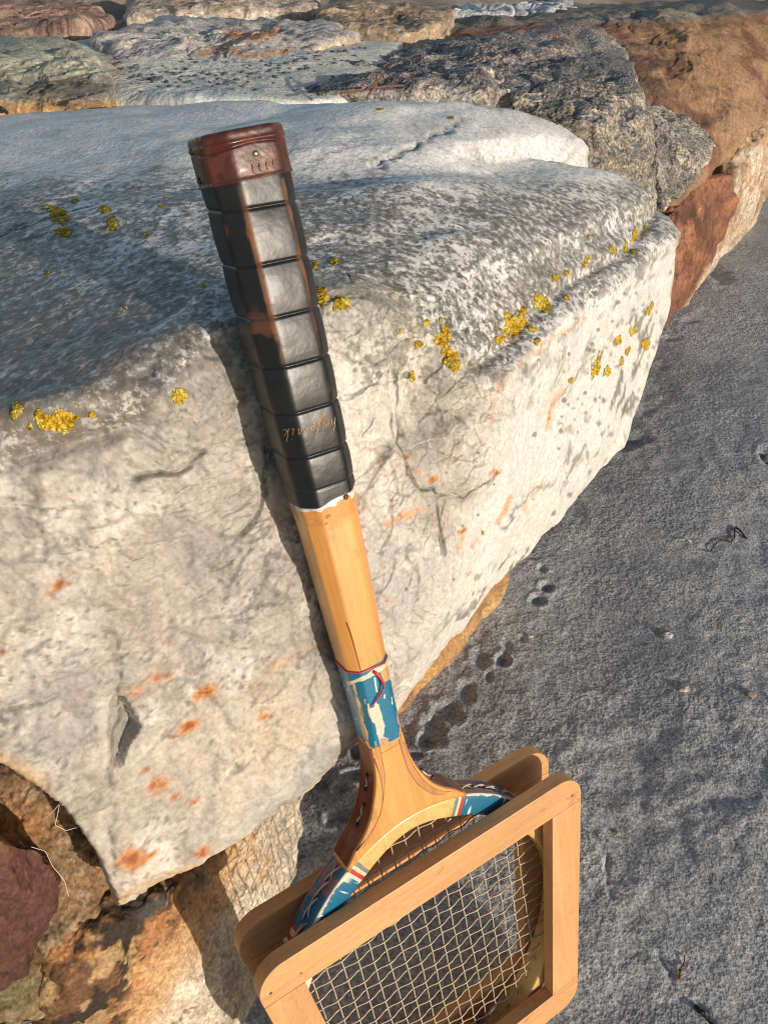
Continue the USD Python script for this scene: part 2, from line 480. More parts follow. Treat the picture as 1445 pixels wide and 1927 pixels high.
# ------------------------------------------------------------------ the big pale boulder
bf = -0.0185
front = [FP(-260, 900, bf - .03), FP(0, 862, bf - .012), FP(250, 800, bf - .004), FP(440, 610, bf - .004), FP(660, 545, bf - .004), FP(860, 640, bf),
         FP(-260, 1400, bf - .03), FP(0, 1445, bf - .004), FP(45, 1446, bf), FP(70, 1486, bf), FP(118, 1524, bf + .002), FP(190, 1628, bf + .004), FP(216, 1700, bf + .004), FP(262, 1700, bf + .004), FP(118, 1650, bf - .05), FP(166, 1735, bf - .03), FP(62, 1510, bf - .045), FP(400, 1630, bf), FP(520, 1545, bf), FP(640, 1403, bf),
         FP(745, 1265, bf), FP(945, 740, bf + .004), FP(880, 900, bf + .004), FP(850, 1090, bf + .002)]
rightface = [W(970, 690, .478), W(1051, 604, .525), W(1159, 533, .605), W(1263, 446, .69), W(1268, 480, .715), W(1238, 640, .76), W(1200, 790, .765), W(1140, 900, .74),
             W(1050, 1000, .68), W(950, 1082, .62), W(850, 1172, .56)]
topback = [Wz(-260, 212, .49), Wz(0, 203, .512), Wz(210, 198, .528), Wz(480, 186, .542), Wz(700, 181, .55), Wz(860, 192, .542)]
under = back([FP(0, 1440, bf), FP(190, 1715, bf), FP(400, 1620, bf), FP(640, 1395, bf), W(950, 1082, .62), W(1140, 900, .74)], .30, -.05)
backs = back(topback, .18, -.10) + back(topback, .18, -.25)
hullA = front + rightface + topback + under + backs + [W(1240, 400, .72)]
# the weathered cap slab, set back behind the ledge on the right
rim = [FP(-260, 885, bf - .04), FP(0, 852, bf - .02), FP(250, 790, bf - .012), FP(440, 590, bf - .008), FP(650, 528, bf - .01), FP(800, 545, bf - .012)]
slab = rim + [W(870, 556, .459), W(940, 505, .505), W(1021, 433, .565), W(1164, 386, .64), W(1222, 358, .695),
              W(955, 652, .492), W(1010, 592, .525), W(1072, 530, .575), W(1174, 478, .655), W(1226, 404, .71), W(900, 640, .475),
              Wz(-260, 330, .515), Wz(0, 330, .535), Wz(300, 345, .553), Wz(550, 320, .555), Wz(850, 275, .54), Wz(1000, 285, .525), Wz(1150, 310, .512)]
slab = slab + [p - np.array([0, 0, .22]) + INTO * .03 for p in slab]
bump = [Wz(640, 215, .548), Wz(860, 186, .55), Wz(960, 192, .54), Wz(1000, 212, .535), Wz(1070, 228, .518), Wz(1108, 270, .505), Wz(1112, 300, .49), Wz(860, 262, .55), Wz(980, 255, .537), Wz(700, 300, .54)]
bump = bump + [p - np.array([0, 0, .20]) for p in bump]
C0 = np.array([0.01, 0.50, 0.43])
for hname in ('hullA', 'slab', 'bump'):
    hp = hull_planes(globals()[hname])
    if (hp[:, :3] @ C0 + hp[:, 3]).max() >= -0.01:
        globals()[hname] = list(globals()[hname]) + [C0 + np.array(o) for o in ((.05, 0, 0), (-.05, 0, 0), (0, .05, 0), (0, -.05, 0), (0, 0, -.05))]

CRACKS = [([(253, 902), (275, 892), (300, 888), (322, 892), (339, 890), (356, 881), (366, 868), (375, 858), (388, 845)], 3.2, .0035),
          ([(382, 880), (384, 905), (392, 935)], 1.2, .001), ([(30, 955), (78, 957), (124, 961), (159, 957)], 1.8, .001),
          ([(512, 850), (506, 900), (500, 930), (490, 955), (478, 985), (455, 1005)], 3.0, .003), ([(455, 1040), (430, 1060), (405, 1078)], 1.6, .001),
          ([(175, 1035), (200, 1022), (212, 1025), (225, 1045), (250, 1062), (272, 1055)], 1.8, .0016),
          ([(240, 1140), (230, 1195), (233, 1250), (226, 1320), (214, 1400), (207, 1470), (210, 1560), (213, 1625), (208, 1660)], 2.4, .0025),
          ([(742, 700), (748, 760), (754, 830), (762, 895), (790, 915), (815, 920), (836, 940), (826, 985), (830, 1050)], 2.4, .0035),
          ([(836, 938), (868, 942), (900, 920), (932, 898)], 3.0, .003), ([(750, 905), (735, 945)], 1.6, .0015), ([(680, 820), (700, 790)], 1.5, .0008),
          ([(800, 782), (838, 778), (868, 788), (886, 806)], 3.2, .0008), ([(945, 995), (975, 955), (1000, 930), (1040, 905)], 1.8, .001),
          ([(640, 1190), (610, 1215), (560, 1240)], 1.2, .001), ([(0, 1330), (60, 1322), (105, 1312)], 2.0, .002), ([(700, 262), (640, 278), (590, 300)], 1.4, .001),
          ([(1110, 850), (1075, 880), (1060, 910)], 1.2, .0008), ([(1052, 800), (1075, 812)], 2.6, .001), ([(905, 1110), (850, 1165), (760, 1250)], 1.4, .0006),
          ([(1042, 760), (1100, 690), (1160, 620), (1215, 570)], 1.2, .001), ([(560, 470), (640, 500), (700, 525)], 1.3, .001),
          ([(700, 300), (770, 285), (820, 250), (880, 225)], 3.0, .004), ([(60, 1230), (110, 1250), (150, 1245)], 1.5, .001),
          ([(0, 442), (60, 425), (130, 405), (180, 395)], 1.8, .003), ([(250, 1370), (290, 1385), (350, 1376)], 1.2, .0012)]
LEDGE_IN = [(905, 690), (954, 655), (1010, 592), (1072, 532), (1174, 478), (1222, 415)]
LEDGE_OUT = [(930, 725), (970, 692), (1051, 606), (1159, 535), (1255, 452)]
WOB = lambda v, s, k: (fbm(v * s, 3, k) - .5)


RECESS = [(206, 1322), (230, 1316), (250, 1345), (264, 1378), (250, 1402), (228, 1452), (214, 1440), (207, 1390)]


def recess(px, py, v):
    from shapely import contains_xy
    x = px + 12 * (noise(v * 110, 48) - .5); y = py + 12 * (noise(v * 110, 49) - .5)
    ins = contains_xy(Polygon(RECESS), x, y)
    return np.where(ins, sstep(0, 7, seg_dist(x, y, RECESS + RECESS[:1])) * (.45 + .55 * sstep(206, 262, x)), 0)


def broken(px, py, v):
    """The lower left corner, where a piece has broken away."""
    y = np.interp(px, [-400, 0, 70, 118, 190, 217, 222], [1395, 1440, 1484, 1522, 1622, 1690, 1760])
    w = 16 * (fbm(v * 28, 3, 58) - .5)
    return sstep(-4, 26, py - y + w) * sstep(226, 212, px + w)


def main_disp(v, n):
    px, py, d = project(v)
    vis = (n @ (EYE - C0) > -0.1)
    top = sstep(.55, .85, n[:, 2])
    flat = 1 - .55 * sstep(850, 960, px + (py - 900) * .32) * vis * (1 - top)
    x = (fbm(v * 7, 3, 3) - .5) * .018
    x += facets(v + .012 * np.stack([WOB(v, 30, 1), WOB(v, 30, 2), WOB(v, 30, 5)], 1), .075, 11, .075) * (1 - .5 * top)
    k_ = (1 - .85 * top) * flat
    x += flakes(v, 13, 171, 7, .012)[0] * .0062 * k_ + flakes(v, 40, 271, 6, .016)[0] * .0034 * k_
    x += (fbm(v * 45, 3, 21) - .5) * .0012
    x += (fbm(v * 190, 3, 25, .65) - .5) * (.0005 + .0005 * top)
    # hollow under the rim right of the handle, the ridge beside it, ripples on top
    g = lambda cx_, cy_, sx, sy, a=0.0: np.exp(-(((px - cx_) * math.cos(a) + (py - cy_) * math.sin(a)) / sx) ** 2 - ((-(px - cx_) * math.sin(a) + (py - cy_) * math.cos(a)) / sy) ** 2) * vis
    x -= .016 * g(800, 800, 52, 120, -.15)
    x -= .010 * g(860, 960, 45, 40)
    x += .006 * g(930, 830, 22, 130, .42)
    x -= .013 * recess(px, py, v) * vis
    x -= .008 * g(120, 838, 150, 20, -.28)
    x += .008 * g(110, 770, 150, 28, -.2)
    x += .012 * g(330, 740, 90, 60, -.3)
    x -= .012 * g(560, 330, 330, 26, -.06) * top
    x += .008 * g(300, 268, 300, 40, .04) * top
    inner = seg_dist(px, py, LEDGE_IN); outer_ = seg_dist(px, py, LEDGE_OUT)
    x -= .0045 * np.exp(-(inner / 11) ** 2) * vis
    x += .0025 * np.exp(-(outer_ / 16) ** 2) * vis
    cmod = np.clip(fbm(v * 45, 3, 47) * 3.2 - .9, .12, 1.1)
    wx = px + 9 * (noise(v * 90, 41) - .5) * 2 + 5 * (noise(v * 260, 45) - .5); wy = py + 9 * (noise(v * 90, 43) - .5) * 2 + 5 * (noise(v * 260, 46) - .5)
    for line, w, dep in CRACKS:
        dd = seg_dist(wx, wy, line)
        x -= dep * np.exp(-(dd / (w * 1.15)) ** 2) * vis * cmod
    return x


mv, mf = rock(C0, [hullA, slab, bump], 85, 300, .75, main_disp, q=80)
px, py, dep = project(mv)
brk = broken(px, py, mv) * sstep(.66, .54, dep)
mv = mv - (RN * .085 * brk[:, None]) + (normals(mv, mf) * ((fbm(mv * 60, 3, 59) - .5) * .006 * (brk > .02))[:, None])
mn = normals(mv, mf)
px, py, dep = project(mv)
facing = np.einsum('ij,ij->i', mn, EYE - mv) > 0


def blob(cx_, cy_, rx, ry, a=0.0, rag=0.35, s=60, seed=0):
    dx, dy = px - cx_, py - cy_
    ca, sa = math.cos(a), math.sin(a)
    r = np.hypot((dx * ca + dy * sa) / rx, (-dx * sa + dy * ca) / ry)
    return (1 - sstep(.75, 1.15, r + rag * 2 * (noise(mv * s, seed) - .5) + rag * (noise(mv * s * 3, seed + 1) - .5))) * facing


F1, F2, F3 = fbm(mv * 14, 4, 51), fbm(mv * 40, 4, 53), fbm(mv * 130, 3, 55, .6)
face_c = mixc(np.broadcast_to(np.array([.375, .325, .268]), mv.shape), [.305, .275, .242], sstep(.42, .6, F1))
face_c = mixc(face_c, [.47, .43, .38], sstep(.50, .66, F2) * .7)
_, k1, e1 = flakes(mv, 13, 171, 7, .012)
_, k2, e2 = flakes(mv, 40, 271, 6, .016)
face_c = face_c * (1 + .34 * k1 + .26 * k2)[:, None]
face_c = face_c * (1 - .08 * e1 * sstep(.40, .6, F2) - .07 * e2 * sstep(.4, .6, F1))[:, None]
face_c = mixc(face_c, [.25, .225, .195], sstep(.60, .68, F3) * .35)
face_c = mixc(face_c, [.50, .41, .29], sstep(.55, .7, fbm(mv * 9, 3, 57)) * .5)
face_c = mixc(face_c, [.13, .12, .10], sstep(.70, .78, noise(mv * 430, 56)) * sstep(.4, .6, F2) * .7)
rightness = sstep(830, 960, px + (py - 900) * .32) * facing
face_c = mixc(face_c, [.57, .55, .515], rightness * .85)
face_c = mixc(face_c, [.58, .55, .50], blob(690, 760, 110, 200, 0, .3, 30, 3) * .5)
face_c = mixc(face_c, [.33, .30, .26], blob(800, 810, 60, 130, 0, .4, 40, 4) * .65)
face_c = mixc(face_c, [.42, .40, .38], blob(720, 1080, 120, 160, 0, .4, 30, 5) * .5)
# weathered top: white bleached crust broken by grey-black lichen crust
flow = np.stack([mv[:, 0] * .8 + mv[:, 1] * .5, (mv[:, 1] * .8 - mv[:, 0] * .5) * 1.25, mv[:, 2] * 1.2], 1)
mott = fbm(flow * 30, 3, 61, .6) * .34 + fbm(flow * 85, 4, 62, .75) * .36 + fbm(flow * 230, 3, 63, .75) * .30
white = np.array([.56, .55, .53]); dark = np.array([.19, .185, .17])
backband = 1 - sstep(300, 372, py + 30 * (noise(mv * 25, 65) - .5) + np.where(px < 360, -(px - 360) * .02, 0) - sstep(500, 1000, px) * -0)
dens = .50 - .17 * backband + .07 * sstep(380, 600, py) * sstep(500, 200, px)
top_c = mixc(np.broadcast_to(white, mv.shape), dark, sstep(.505 - (dens - .42) * .9, .575 - (dens - .42) * .9, mott) * .9)
brown = sstep(450, 200, px) * sstep(520, 640, py)
top_c = mixc(top_c, [.165, .13, .10], brown * sstep(.38, .5, fbm(mv * 110, 4, 67, .7)) * .8)
top_c = mixc(top_c, [.70, .69, .675], backband * sstep(.36, .52, F2) * .8)
# where the crust ends: everything that looks up, plus its ragged lower edge on the front
edge_line = np.interp(px, [-400, 0, 130, 250, 330, 430, 480, 560, 650, 760, 840, 900, 960, 1050, 1160, 1270], [905, 895, 830, 800, 720, 610, 560, 520, 520, 560, 640, 680, 690, 610, 540, 455])
crust = 1 - sstep(-16, 20, py - edge_line + 46 * (fbm(mv * 50, 4, 69) - .5))
hidden = sstep(.45, .75, mn[:, 2])
crust = np.where(facing, crust, hidden)
col = mixc(face_c, top_c, np.zeros(len(mv)) + 0)
col = face_c * (1 - crust[:, None]) + top_c * crust[:, None]
# grey speckled lichen running down from the rim
sp = fbm(mv * 120, 4, 71, .7)
fade = np.clip(1 - (py - edge_line) / 190, 0, 1) * (1 - crust) * facing
zone = np.clip(blob(790, 620, 190, 130, .1, .4, 30, 73) + .55 * blob(660, 600, 120, 90, 0, .4, 30, 75) + .4 * blob(400, 720, 190, 120, -.3, .4, 30, 77), 0, 1)
col = mixc(col, [.19, .18, .145], sstep(.60 - .17 * zone, .66 - .13 * zone, sp) * np.clip(zone * 1.2, 0, 1) * .85)
col = mixc(col, [.23, .22, .19], zone * sstep(.35, .6, F1) * .45)
col = mixc(col, [.20, .185, .15], sstep(.69, .74, fbm(mv * 95, 3, 79, .6)) * fade * .8)
# upright face of the cap slab, and the bleached ledge below it
ledge_d = seg_dist(px, py, LEDGE_OUT)
uprt = np.exp(-(seg_dist(px, py, [(925, 600), (985, 560), (1050, 500), (1160, 435), (1215, 395)]) / 36) ** 2) * facing
col = mixc(col, [.27, .245, .205], uprt * sstep(.42, .50, fbm(mv * 70, 4, 72)) * .8)
col = mixc(col, [.60, .59, .57], np.exp(-(ledge_d / 22) ** 2) * facing * sstep(.40, .50, fbm(flow * 60, 4, 74)) * .8)
col = mixc(col, [.17, .165, .15], np.exp(-((ledge_d - 12) / 24) ** 2) * facing * sstep(.53, .6, fbm(flow * 90, 4, 76, .6)) * .75)
# streaky grey-green lichen on the right face
st = fbm(np.stack([mv[:, 0] * 90, mv[:, 1] * 45, mv[:, 2] * 60], 1), 4, 81, .6)
zr = np.clip(blob(1190, 700, 60, 160, .25, .4, 30, 83) + blob(1120, 860, 60, 110, .6, .4, 30, 85) * .8 + blob(930, 1100, 120, 40, -.7, .4, 30, 87) + blob(1060, 690, 110, 50, -.6, .4, 30, 89) * .5, 0, 1)
col = mixc(col, [.15, .15, .115], zr * sstep(.565, .60, st) * .85)
# scattered lichen dots and pits under the rim, and over the whole face more thinly
drng = np.random.default_rng(21)
dots = [(drng.normal(780, 110), drng.normal(620, 60), drng.uniform(2.5, 8)) for _ in range(110)] + [(drng.normal(420, 120), drng.normal(740, 60), drng.uniform(2, 6)) for _ in range(60)]
dots += [(drng.uniform(0, 1180), drng.uniform(820, 1350), drng.uniform(1.6, 4)) for _ in range(110)] + [(drng.normal(1130, 60), drng.normal(780, 110), drng.uniform(2, 6)) for _ in range(70)] + [(drng.uniform(900, 1260), drng.uniform(480, 700), drng.uniform(2, 5)) for _ in range(50)]
dots = np.array(dots)
fi = np.where(facing)[0]
dd4, ii4 = cKDTree(dots[:, :2]).query(np.stack([px[fi], py[fi]], 1), k=2, workers=-1)
q4 = (dd4 / dots[ii4, 2]).min(1) + 1.0 * (noise(mv[fi] * 260, 78) - .5)
md = np.zeros(len(mv)); md[fi] = (1 - sstep(.7, 1.0, q4)) * .8
col = mixc(col, [.135, .13, .10], md * (1 - crust))
# dark lichen along the lower edge
low = np.exp(-(seg_dist(px, py, [(470, 1560), (560, 1475), (640, 1390), (720, 1290)]) / 26) ** 2) * facing
col = mixc(col, [.13, .13, .125], low * sstep(.46, .56, fbm(mv * 45, 4, 91)) * .8)
col = mixc(col, [.42, .40, .37], np.exp(-(seg_dist(px, py, [(450, 1570), (560, 1460), (660, 1350)]) / 30) ** 2) * facing * .5)
# ochre stain at the lower left and along the lower edge
col = mixc(col, [.46, .28, .11], sstep(.35, .6, F2) * (np.exp(-(seg_dist(px, py, [(0, 1440), (60, 1470), (110, 1550), (190, 1710), (260, 1690), (420, 1615)]) / 22) ** 2)) * facing * .75)
notch = facing * sstep(0, 30, np.interp(px, [-100, 0, 60, 110, 180, 212], [1440, 1445, 1475, 1540, 1600, 1660]) - py) * 0
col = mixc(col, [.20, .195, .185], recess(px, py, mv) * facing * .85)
col = mixc(col, [.21, .155, .08], sstep(.04, .3, brk) * .9 * (.6 + .4 * sstep(.4, .55, F2)))
# rust spots
for (x, y, r, k) in [(112, 1100, 14, 1), (90, 1118, 9, .7), (140, 1078, 9, .5), (60, 1140, 9, .3), (0, 1232, 16, .7), (300, 1270, 34, .6), (260, 1300, 16, .8), (385, 1305, 24, .9), (355, 1365, 18, 1), (330, 1385, 14, .6),
                     (240, 1295, 12, .6), (495, 1348, 14, .8), (300, 1480, 24, .85), (330, 1500, 14, .6), (272, 1452, 12, .5), (365, 1510, 9, .9), (250, 1618, 30, 1), (285, 1605, 14, .8), (380, 1605, 16, .9), (225, 1580, 11, .5),
                     (510, 1248, 16, .5), (540, 1240, 12, .5), (315, 1210, 20, .4), (250, 1170, 12, .2), (765, 860, 7, .9), (788, 890, 9, .9), (814, 902, 10, 1), (842, 870, 8, .8), (725, 895, 7, .8), (712, 868, 9, .5),
                     (930, 890, 12, .9), (1032, 790, 10, .8), (870, 1000, 10, .8), (835, 960, 7, .7), (730, 1135, 12, .5), (880, 1080, 12, .4), (560, 1020, 7, .6), (715, 1175, 9, .5), (980, 640, 8, .4), (1010, 665, 10, .4)]:
    xr, yr = (px - x) * .88 - (py - y) * .47, (px - x) * .47 + (py - y) * .88
    b = np.exp(-(np.hypot(xr / 1.45, yr / .8) / r) ** 2) * facing
    t = b * np.clip(.15 + 2.2 * (fbm(np.stack([mv[:, 0] * 130, mv[:, 1] * 130, mv[:, 2] * 220], 1), 3, 93, .75) - .18), 0, 2)
    col = mixc(col, [.42, .165, .04], np.clip(t * 2.4 * k - .8, 0, .85) + .12 * k * b)
    col = mixc(col, [.17, .045, .012], np.clip((t - .78) * 3.2, 0, .85) * k)
for line, w, k in [([(728, 985), (760, 972), (790, 958)], 7, .9), ([(935, 985), (950, 960), (962, 935)], 5, .8), ([(1030, 805), (1032, 770), (1055, 735)], 6, .7), ([(920, 800), (935, 740), (950, 715)], 4, .6), ([(860, 1040), (868, 1010)], 6, .7),
                   ([(975, 690), (1030, 640), (1100, 600)], 5, .5), ([(985, 960), (1020, 905)], 4, .6), ([(620, 1205), (540, 1245), (470, 1290)], 6, .35), ([(890, 1030), (900, 1000)], 4, .5)]:
    dd = seg_dist(px + 8 * (noise(mv * 120, 95) - .5), py + 8 * (noise(mv * 120, 96) - .5), line)
    col = mixc(col, [.48, .22, .065], np.exp(-(dd / w) ** 2) * facing * np.clip(fbm(mv * 120, 3, 97) * 2.2 - .35, 0, 1) * k)
# darker tone along the cracks
wx = px + 9 * (noise(mv * 90, 41) - .5) * 2 + 5 * (noise(mv * 260, 45) - .5); wy = py + 9 * (noise(mv * 90, 43) - .5) * 2 + 5 * (noise(mv * 260, 46) - .5)
for line, w, dp in CRACKS:
    dd = seg_dist(wx, wy, line)
    col = mixc(col, [.085, .08, .07], np.exp(-(dd / (w * .95)) ** 2) * facing * np.clip(.45 + dp * 260, 0, .95) * np.clip(fbm(mv * 70, 3, 99) * 3 - .45, .3, 1))
    col = mixc(col, [.25, .245, .20], np.exp(-(dd / (w * 4)) ** 2) * facing * sstep(.55, .62, sp) * .7)
BOULDER = thing('boulder', 'huge pale quartzite boulder with grey weathered top, the racket leaning on it', 'boulder', (0.0, 0.5, 0.2))
obj('rock_body', (mv, mf), 'quartzite', BOULDER, smooth=True, primvars={'colrock': np.clip(col, .01, .9), 'crust': np.clip(crust * (1 - .72 * backband) * (1 - .45 * brown) * .85 + zone * .25, 0, 1)})

# ------------------------------------------------------------------ yellow lichen on it: crusts that follow the stone
LICHENS = [(112, 404, 26, 15, .5), (122, 437, 17, 8, .1), (197, 395, 13, 8, 0), (211, 420, 15, 13, .6), (140, 378, 8, 5, 0), (86, 393, 5, 3, 0), (302, 388, 6, 4, 0), (312, 372, 5, 4, 0), (274, 440, 6, 4, 0), (238, 578, 5, 5, 0), (382, 538, 5, 4, 0),
           (88, 512, 6, 4, 0), (325, 510, 5, 3, 0), (108, 788, 50, 21, -.08), (33, 768, 11, 17, .2), (172, 780, 7, 6, 0), (336, 745, 17, 21, .2), (594, 498, 8, 10, .3), (628, 492, 8, 7, 0), (608, 566, 14, 26, -.25), (640, 566, 17, 20, .5),
           (802, 608, 9, 10, 0), (831, 638, 17, 20, .5), (850, 675, 14, 25, -.55), (774, 711, 9, 11, 0), (788, 646, 7, 7, 0), (752, 621, 7, 6, 0), (829, 603, 4, 6, 0), (968, 612, 22, 30, .5), (1000, 620, 10, 7, .2), (940, 640, 7, 8, 0), (986, 586, 6, 16, .3),
           (1020, 570, 17, 18, -.4), (1047, 521, 10, 13, .3), (1103, 490, 7, 12, .2), (1152, 470, 7, 9, 0), (1178, 462, 5, 13, .1), (1192, 474, 6, 7, 0), (1194, 444, 6, 13, .2), (1066, 560, 6, 6, 0), (1068, 512, 5, 6, 0), (1213, 432, 4, 18, .3), (1108, 444, 5, 5, 0),
           (1128, 680, 9, 32, .5), (1141, 700, 6, 14, .3), (1163, 640, 6, 8, .3), (1190, 622, 8, 9, .3), (1216, 648, 10, 10, 0), (1168, 682, 5, 10, .3), (1222, 580, 5, 18, .5), (1180, 660, 4, 8, .3), (1075, 715, 7, 5, -.6), (1010, 642, 6, 7, 0), (908, 1002, 4, 5, 0),
           (892, 456, 5, 3, 0), (718, 205, 8, 4, 0), (850, 222, 5, 4, 0)]
tri_c = mv[mf].mean(1); tpx, tpy, _ = project(tri_c)
tri_face = np.einsum('ij,ij->i', mn[mf[:, 0]], EYE - tri_c) > 0
for li, (cx_, cy_, rx, ry, a) in enumerate(LICHENS):
    R0 = max(rx, ry) * 1.5 + 4
    sel = np.where((abs(tpx - cx_) < R0) & (abs(tpy - cy_) < R0) & tri_face)[0]
    if len(sel) < 4:
        continue
    if len(sel) > 4:
        dm = np.median(np.linalg.norm(tri_c[sel] - EYE, axis=1)); sel = sel[abs(np.linalg.norm(tri_c[sel] - EYE, axis=1) - dm) < .04]
    sub = trimesh.Trimesh(mv, mf[sel], process=False); sub.remove_unreferenced_vertices()
    big = max(rx, ry)
    sub = sub.subdivide_to_size(.0016 if big > 12 else .0011, max_iter=8) if True else sub
    sub.merge_vertices()
    lv = np.asarray(sub.vertices); lx, ly, _ = project(lv)
    nn = normals(lv, np.asarray(sub.faces))
    ca, sa = math.cos(a), math.sin(a)
    rr = np.hypot(((lx - cx_) * ca + (ly - cy_) * sa) / rx, (-(lx - cx_) * sa + (ly - cy_) * ca) / ry)
    rag = rr + 1.15 * (noise(lv * 170, 200 + li) - .5) + .7 * (noise(lv * 420, 300 + li) - .5)
    inside = rag < .92
    keep = inside[sub.faces].all(1)
    if keep.sum() < 3:
        keep = (rr[sub.faces] < .8).all(1)
    if keep.sum() < 3:
        continue
    h = .0002 + .0005 * np.clip((1.0 - rag) * 3, 0, 1) * (.45 + .9 * noise(lv * 700, 400 + li))
    lobes = noise(lv * 800, 500 + li)
    cl = mixc(np.broadcast_to(np.array([.46, .285, .022]), lv.shape), [.27, .165, .016], sstep(.45, .62, noise(lv * 420, 500 + li)))
    cl = mixc(cl, [.40, .36, .10], sstep(.50, .7, noise(lv * 200, 600 + li)) * .6)
    cl = mixc(cl, [.28, .20, .03], sstep(.5, .1, rag) * .5)
    out = lv + nn * h[:, None]
    pm = trimesh.Trimesh(out, np.asarray(sub.faces)[keep], process=False)
    used = np.unique(pm.faces)
    remap = np.full(len(out), -1); remap[used] = np.arange(len(used))
    obj('lichen', (out[used], remap[pm.faces]), 'lichen', BOULDER, smooth=True, primvars={'colrock': cl[used]})


# ------------------------------------------------------------------ the other boulders of the wall
def stone(name, label, pts, palette, n=80, p=34, big=.03, chip=.10, chipsize=.08, matname='sandstone', seed=1, center=None, paint=None, group='boulders of the wall', small=.006, conc=.6, extra=None):
    pts = np.asarray(pts, float)
    c = pts.mean(0) if center is None else np.asarray(center, float)

    def disp(v, nn):
        x = (fbm(v * (.5 / big) * .35, 3, seed) - .5) * big
        x += facets(v + chipsize * .15 * np.stack([WOB(v, 2 / chipsize, seed + 1), WOB(v, 2 / chipsize, seed + 2), WOB(v, 2 / chipsize, seed + 4)], 1), chipsize, seed + 3, chip)
        x += facets(v, chipsize * .35, seed + 5, chip)
        x += flakes(v, 1.0 / chipsize, seed + 8, 6, .014)[0] * min(chipsize, .07) * .15
        x += (fbm(v * 50, 4, seed + 7, .6) - .5) * small
        if extra is not None:
            x += extra(v, nn)
        return x
    v, f = rock(c, [pts], p, n, conc, disp)
    nn = normals(v, f)
    a = fbm(v * palette.get('s', 14), 4, seed + 11); b = fbm(v * 40, 4, seed + 12); g = fbm(v * 130, 3, seed + 13, .65)
    cc = np.broadcast_to(np.array(palette['base']), v.shape)
    cc = mixc(cc, palette['two'], sstep(.42, .58, a))
    cc = mixc(cc, palette['three'], sstep(.52, .66, b) * palette.get('k', .7))
    cc = mixc(cc, palette.get('speck', (.12, .11, .10)), sstep(.58, .66, g) * palette.get('sk', .5))
    _, kk, ee = flakes(v, 1.0 / chipsize, seed + 8, 6, .014)
    cc = cc * (1 + .42 * kk - .2 * ee)[:, None]
    if paint is not None:
        q = project(v)
        cc = paint(cc, v, nn, q[0], q[1])
    path = obj(name, (v, f), matname, None, smooth=True, primvars={'colrock': np.clip(cc, .008, .9)}, label=label, category='boulder')
    return path, v, f


GREY = dict(base=(.30, .255, .195), two=(.235, .20, .155), three=(.37, .315, .245), speck=(.09, .085, .08), sk=.6)
# grey granite block behind the pale boulder: low left tongue and high right head
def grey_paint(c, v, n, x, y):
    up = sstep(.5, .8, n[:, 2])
    c = mixc(c, [.105, .11, .118], up * .85 * sstep(.30, .46, fbm(v * 20, 3, 5)))  # bluish shade of the up-facing tops, put into the colour
    pink = np.exp(-(seg_dist(x, y, [(700, 150), (820, 130), (940, 90), (1120, 60)]) / 34) ** 2)
    c = mixc(c, [.33, .24, .19], pink * sstep(.42, .55, fbm(v * 60, 4, 6)) * .7)
    c = mixc(c, [.10, .085, .06], np.exp(-(seg_dist(x, y, [(1000, 215), (1060, 240), (1090, 290)]) / 40) ** 2) * sstep(.4, .55, fbm(v * 35, 3, 7)) * .7)
    return c


gfront = [W(965, 175, 1.0), W(1150, 190, 1.02), W(1200, 165, 1.06), W(1240, 330, 1.06), W(1235, 400, 1.06), W(1085, 290, .97), W(1000, 255, .95)]
gtop = [W(960, 150, 1.03), W(1115, 100, 1.14), W(1180, 130, 1.12), W(1205, 160, 1.08), W(920, 140, 1.06)]
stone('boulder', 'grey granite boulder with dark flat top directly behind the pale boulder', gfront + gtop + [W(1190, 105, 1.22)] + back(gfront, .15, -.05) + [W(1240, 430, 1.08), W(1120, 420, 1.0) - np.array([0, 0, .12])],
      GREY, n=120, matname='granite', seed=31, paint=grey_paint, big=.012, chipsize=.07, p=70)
slab2 = [W(480, 172, .92), W(700, 165, .92), W(900, 170, .96), W(965, 160, 1.0), W(950, 128, 1.03), W(560, 150, .98), W(690, 95, 1.25), W(960, 62, 1.35), W(1080, 42, 1.4), W(1140, 50, 1.42), W(1190, 100, 1.35), W(1180, 135, 1.22), W(1000, 140, 1.1)]
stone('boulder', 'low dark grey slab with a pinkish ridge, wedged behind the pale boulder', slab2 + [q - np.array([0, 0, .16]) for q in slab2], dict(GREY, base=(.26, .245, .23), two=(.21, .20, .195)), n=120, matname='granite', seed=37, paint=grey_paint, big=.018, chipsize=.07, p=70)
rt = [W(1235, 205, 1.25), W(1290, 210, 1.27), W(1350, 262, 1.25), W(1335, 310, 1.2), W(1250, 398, 1.12), W(1200, 180, 1.2), W(1240, 300, 1.12)]
stone('boulder', 'small grey pointed boulder wedged between the granite boulder and the tall rust-brown boulder', rt + back(rt, .16, -.03), dict(GREY, base=(.20, .185, .165), two=(.17, .15, .135)), n=70, matname='granite', seed=41, big=.02, chipsize=.06, p=44)


def rust_paint(c, v, n, x, y):
    c = mixc(c, [.30, .20, .125], sstep(.5, .64, fbm(v * np.array([9, 9, 4]), 4, 12)) * .6)
    c = mixc(c, [.27, .165, .092], sstep(1190, 1270, x - (y - 150) * .25 + 60 * (fbm(v * 14, 3, 3) - .5)) * .85)
    c = mixc(c, [.13, .058, .038], sstep(.50, .62, fbm(v * np.array([16, 16, 4]), 5, 14, .6)) * .75)
    c = mixc(c, [.07, .045, .03], np.exp(-((x - 1235) / 50) ** 2 - ((y - 120) / 70) ** 2) * sstep(.42, .52, fbm(v * 30, 4, 8)) * .8)
    c = mixc(c, [.15, .155, .14], sstep(8, -4, y - np.interp(x, [780, 1000, 1240, 1450], [62, 42, 40, 22])) * .8)
    return c


